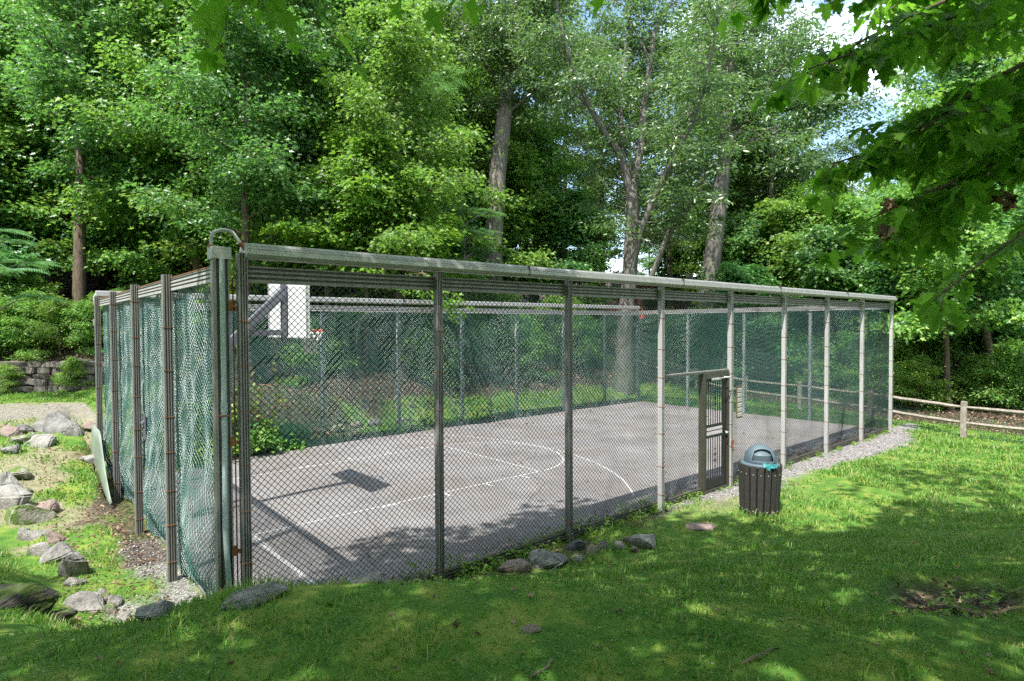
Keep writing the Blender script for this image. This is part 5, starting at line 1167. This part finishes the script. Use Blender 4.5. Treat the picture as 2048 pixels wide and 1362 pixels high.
# dead leaves: strips along the fences, wood floor, loose ones on the lawn
xs, ys = [], []
x, y = scatter(260000, -3, 26, -9, 32, 203, 2, dmax=34, lod=lambda D: np.clip(9/D, .1, .8)); xs.append(x); ys.append(y)
rng = np.random.default_rng(62)
xs.append(rng.uniform(.1, 18.2, 2600)); ys.append(9.68-np.abs(rng.normal(0, .10, 2600)))
xs.append(rng.uniform(0, 18.2, 700)); ys.append(.06+np.abs(rng.normal(0, .15, 700)))
xs.append(rng.uniform(.1, 18, 260)); ys.append(rng.uniform(.1, 9.5, 260))
xs.append(rng.uniform(-3, 16, 900)); ys.append(rng.uniform(-8, -.3, 900))
xs.append(rng.uniform(-1.3, -.3, 1500)); ys.append(rng.uniform(-.3, 9, 1500))
x = np.concatenate(xs); y = np.concatenate(ys); N_ = len(x); zz = H(x, y); zz = np.where((x > 0) & (x < 18.3) & (y > 0) & (y < 9.7), .006, zz)
P = np.stack([x, y, zz+rng.uniform(.002, .02, N_)], -1); Dn = np.stack([rng.normal(0, 1, N_), rng.normal(0, 1, N_), rng.normal(.05, .2, N_)], -1); Nn = np.stack([rng.normal(0, .35, N_), rng.normal(0, .35, N_), np.ones(N_)], -1)
R, D = RD(x, y)
tag(addobj('leaf_litter', leafmesh('leaf_litter', [leaves(P, Dn, Nn, rng.uniform(.03, .07, N_)*np.clip(D/14, .8, 2), MAPLE_S, .4, .5)], M['leaf_dead'])), 'brown fallen leaves along the fences and on the wood floor', 'fallen leaves', kind='stuff')
# gravel
x, y = scatter(190000, -3, 20, -3, 20, 204, 1, dmax=24, lod=lambda D: np.clip(9/D, .3, 1)); N_ = len(x); rng = np.random.default_rng(63); r_ = rng.uniform(.007, .020, N_)*np.where(rng.random(N_) < .05, 1.9, 1)
oct_ = np.array([(1, 0, 0), (0, 1, 0), (-1, 0, 0), (0, -1, 0), (0, 0, .7), (0, 0, -.7)], float); a = rng.uniform(0, 2*PI, N_); jit = rng.uniform(.6, 1.3, (N_, 6, 1))
V = oct_[None]*jit*r_[:, None, None]; ca_, sa_ = np.cos(a)[:, None], np.sin(a)[:, None]; V = np.stack([V[:, :, 0]*ca_-V[:, :, 1]*sa_, V[:, :, 0]*sa_+V[:, :, 1]*ca_, V[:, :, 2]], -1)
V = V+np.stack([x, y, H(x, y)+r_*.25], -1)[:, None, :]
tri = np.array([(0, 1, 4), (1, 2, 4), (2, 3, 4), (3, 0, 4), (1, 0, 5), (2, 1, 5), (3, 2, 5), (0, 3, 5)]); loops = ((np.arange(N_)*6)[:, None, None]+tri[None]).reshape(-1)
gm = leafmat('gravel_stone', [(.07, .067, .065), (.16, .155, .15), (.27, .255, .25), (.45, .43, .41)], (.3, .3, .3), tw=.0, rough=.9, objvar=0)
tag(addobj('gravel', npmesh('gravel', V.reshape(-1, 3), loops, np.full(8*N_, 3), gm)), 'grey gravel beside the court fence and on the bank', 'gravel', kind='stuff')
# sticks on the lawn
for i, (pa, pb, lb) in enumerate([((1490, 1335), (1545, 1300), 'dark fallen stick in the foreground lawn, left of centre right'), ((1062, 1362), (1110, 1325), 'thin brown stick at the bottom edge of the lawn'), ((1560, 972), (1600, 968), 'small dry stick on the gravel right of the bin'), ((1900, 1215), (1960, 1235), 'short stick beside the bare hollow')]):
    A = ray_ground(*pa); B_ = ray_ground(*pb); pts = [A+(B_-A)*t+[random.uniform(-.01, .01), random.uniform(-.01, .01), .018] for t in np.linspace(0, 1, 6)]
    b = MB(); b.tube([tuple(p) for p in pts], [.008, .008, .007, .006, .005, .004], 6); tag(b.build('fallen_stick', M['twig'], smooth=True), lb, 'stick')

# ------------------------------------------------------------ cars and houses beyond the wood
def car(px, D, rz, paint, label, kind=0):
    R = (px-1024)/FPX*D; x, y = fromRD(R, D); root = empty('parked_car', (x, y, hz(x, y)+.14), rz); pm = mat('car_paint', paint, rough=.25, spec=.8)
    Lc, Wc = 4.4, .88
    lower = [(-2.15, .35), (-2.2, .62), (-2.12, .88), (-1.2, .96), (1.0, .93), (1.9, .78), (2.18, .6), (2.2, .36), (1.75, .28)]
    arch = lambda cx: [(cx+.36*math.cos(a), .30+.36*math.sin(a)) for a in np.linspace(0, PI, 9)]
    poly = lower+arch(1.35)+arch(-1.35)+[(-2.0, .28)]
    b = MB(); n_ = len(poly); vs = [(p[0], -Wc, p[1]) for p in poly]+[(p[0], Wc, p[1]) for p in poly]
    b.add(vs, [tuple(range(n_)), tuple(range(n_, 2*n_))[::-1]]+[(i, i+n_, (i+1) % n_+n_, (i+1) % n_) for i in range(n_)])
    top = 1.48 if kind == 0 else 1.75; roof = [(-1.95, .94), (-1.5, top-.06), (-1.2, top), (.1, top), (.35, top-.05), (1.1, .92)]
    m_ = len(roof); vs = [(p[0], -(Wc-.02)*(1 if p[1] < 1 else .84), p[1]) for p in roof]+[(p[0], (Wc-.02)*(1 if p[1] < 1 else .84), p[1]) for p in roof]
    b.add(vs, [tuple(range(m_)), tuple(range(m_, 2*m_))[::-1]]+[(i, i+m_, (i+1) % m_+m_, (i+1) % m_) for i in range(m_)])
    o = b.build('body', pm, root); bv = o.modifiers.new('b', 'BEVEL'); bv.width = .03; bv.segments = 2
    for sgn in (-1, 1):
        b = MB()
        for xa, xb in ((-1.45, -.75), (-.68, .0), (.07, .75)):
            zt = top-.12; yb = sgn*(Wc-.005); yt = sgn*(Wc*.845); xs_ = min(xb, .45 if xb > .5 else xb)
            b.add([(xa, yb*.985, 1.0), (xb, yb*.985, 1.0), (xs_, yt, zt), (xa, yt, zt)], [(0, 1, 2, 3)])
        b.build('window', M['glass'], root)
    b = MB(); b.add([(1.07, -.76, .97), (1.07, .76, .97), (.42, .68, top-.07), (.42, -.68, top-.07)], [(0, 1, 2, 3)]); b.build('windscreen', M['glass'], root)
    for cx in (1.35, -1.35):
        for sgn in (-1, 1):
            b = MB(); b.tube([(cx, sgn*(Wc-.2), .31), (cx, sgn*(Wc+.01), .31)], .31, 20); wl = b.build('wheel', M['tyre'], root); b = MB(); b.tube([(cx, sgn*(Wc+.011), .31), (cx, sgn*(Wc+.02), .31)], .19, 16); b.build('rim', M['galv'], wl)
    for sgn in (-1, 1):
        b = MB(); b.box((2.12, sgn*.66-.14, .58), (2.205, sgn*.66+.14, .72)); b.build('headlight', M['white'], root)
    tag(root, label, 'car', 'cars parked on the road beyond the wood'); return root
along = YAW-PI/2
car(225, 40.5, along, (.45, .42, .52), 'pale lavender grey car on the hillside road at the far left')
car(330, 39.2, along, (.75, .76, .8), 'white car on the hillside road, nearest the middle of the left wood')
car(405, 39.6, along, (.55, .62, .72), 'silver blue car parked right of the white one on the hillside')
car(518, 39.3, along+.1, (.40, .02, .04), 'dark red car glimpsed above the left end of the light hood')
car(1178, 41.5, along, (.35, .45, .65), 'blue silver car on the road left of the red one, seen over the far fence')
car(1216, 39.3, along, (.55, .03, .04), 'bright red car beyond the far fence near the grey many-stemmed tree')
car(1480, 36.5, along-.2, (.7, .72, .76), 'white car seen through the fence behind the door')
car(1560, 35.0, along-.2, (.55, .03, .03), 'small red car far behind the right part of the fence')
def house(px, D, wd, dp, ht, label, white=False, floors=2):
    R = (px-1024)/FPX*D; x, y = fromRD(R, D); root = empty('brick_house', (x, y, hz(x, y)-.3), along)
    b = MB(); b.box((-wd/2, -dp/2, 0), (wd/2, dp/2, ht)); b.build('wall', M['brick'], root)
    b = MB(); b.box((-wd/2-.04, -dp/2-.04, -.5), (wd/2+.04, dp/2+.04, 1.1)); b.build('base_course', M['trim_white'], root)
    b = MB(); b.prism([(-dp/2-.4, ht), (dp/2+.4, ht), (0, ht+(2.6 if ht > 4 else 1.0))], -wd/2-.4, wd/2+.4, 'x'); b.build('roof', M['roof'], root)
    k = int(wd/2.6)
    for i in range(k):
        for fl in range(floors):
            cx = -wd/2+wd*(i+.5)/k; z0 = 1.9+fl*2.9
            if z0+1.4 > ht: continue
            f = MB(); y0 = -dp/2
            for a_, c_ in (((cx-.55, y0-.05, z0-.08), (cx+.55, y0-.003, z0)), ((cx-.55, y0-.05, z0+1.4), (cx+.55, y0-.003, z0+1.48)), ((cx-.55, y0-.05, z0), (cx-.47, y0-.003, z0+1.4)), ((cx+.47, y0-.05, z0), (cx+.55, y0-.003, z0+1.4)), ((cx-.47, y0-.04, z0+.67), (cx+.47, y0-.003, z0+.73))): f.box(a_, c_)
            wnd = f.build('window', M['trim_white'], root); g = MB(); g.box((cx-.47, y0-.02, z0), (cx+.47, y0-.006, z0+1.4)); g.build('pane', M['glass'], wnd)
    tag(root, label, 'house'); return root
house(-20, 52, 11, 8, 6.5, 'red brick house glimpsed at the left edge through the trees')
house(260, 54, 12, 8, 6.5, 'red brick house behind the maples above the hillside road')
house(1318, 50, 6.5, 8, 3.6, 'red brick house with white base seen over the far right corner of the cage')
house(1700, 75, 14, 9, 7, 'distant brick house hidden behind the bushes at the right')
# look-alikes that share a description get their place in the row
bylab = {}
for o in C.objects:
    if o.parent is None and o.get('label') and o.get('kind') is None: bylab.setdefault(o['label'], []).append(o)
for lab, os_ in bylab.items():
    if 1 < len(os_) <= 4:
        def sx(o):
            R, D = RD(o.location.x, o.location.y); return float(R/D)
        os_.sort(key=sx)
        for o, wd_ in zip(os_, ('left one', 'right one') if len(os_) == 2 else ('left one', 'middle one', 'right one') if len(os_) == 3 else ('leftmost', 'second from left', 'third from left', 'rightmost')): o['label'] = lab+', '+wd_
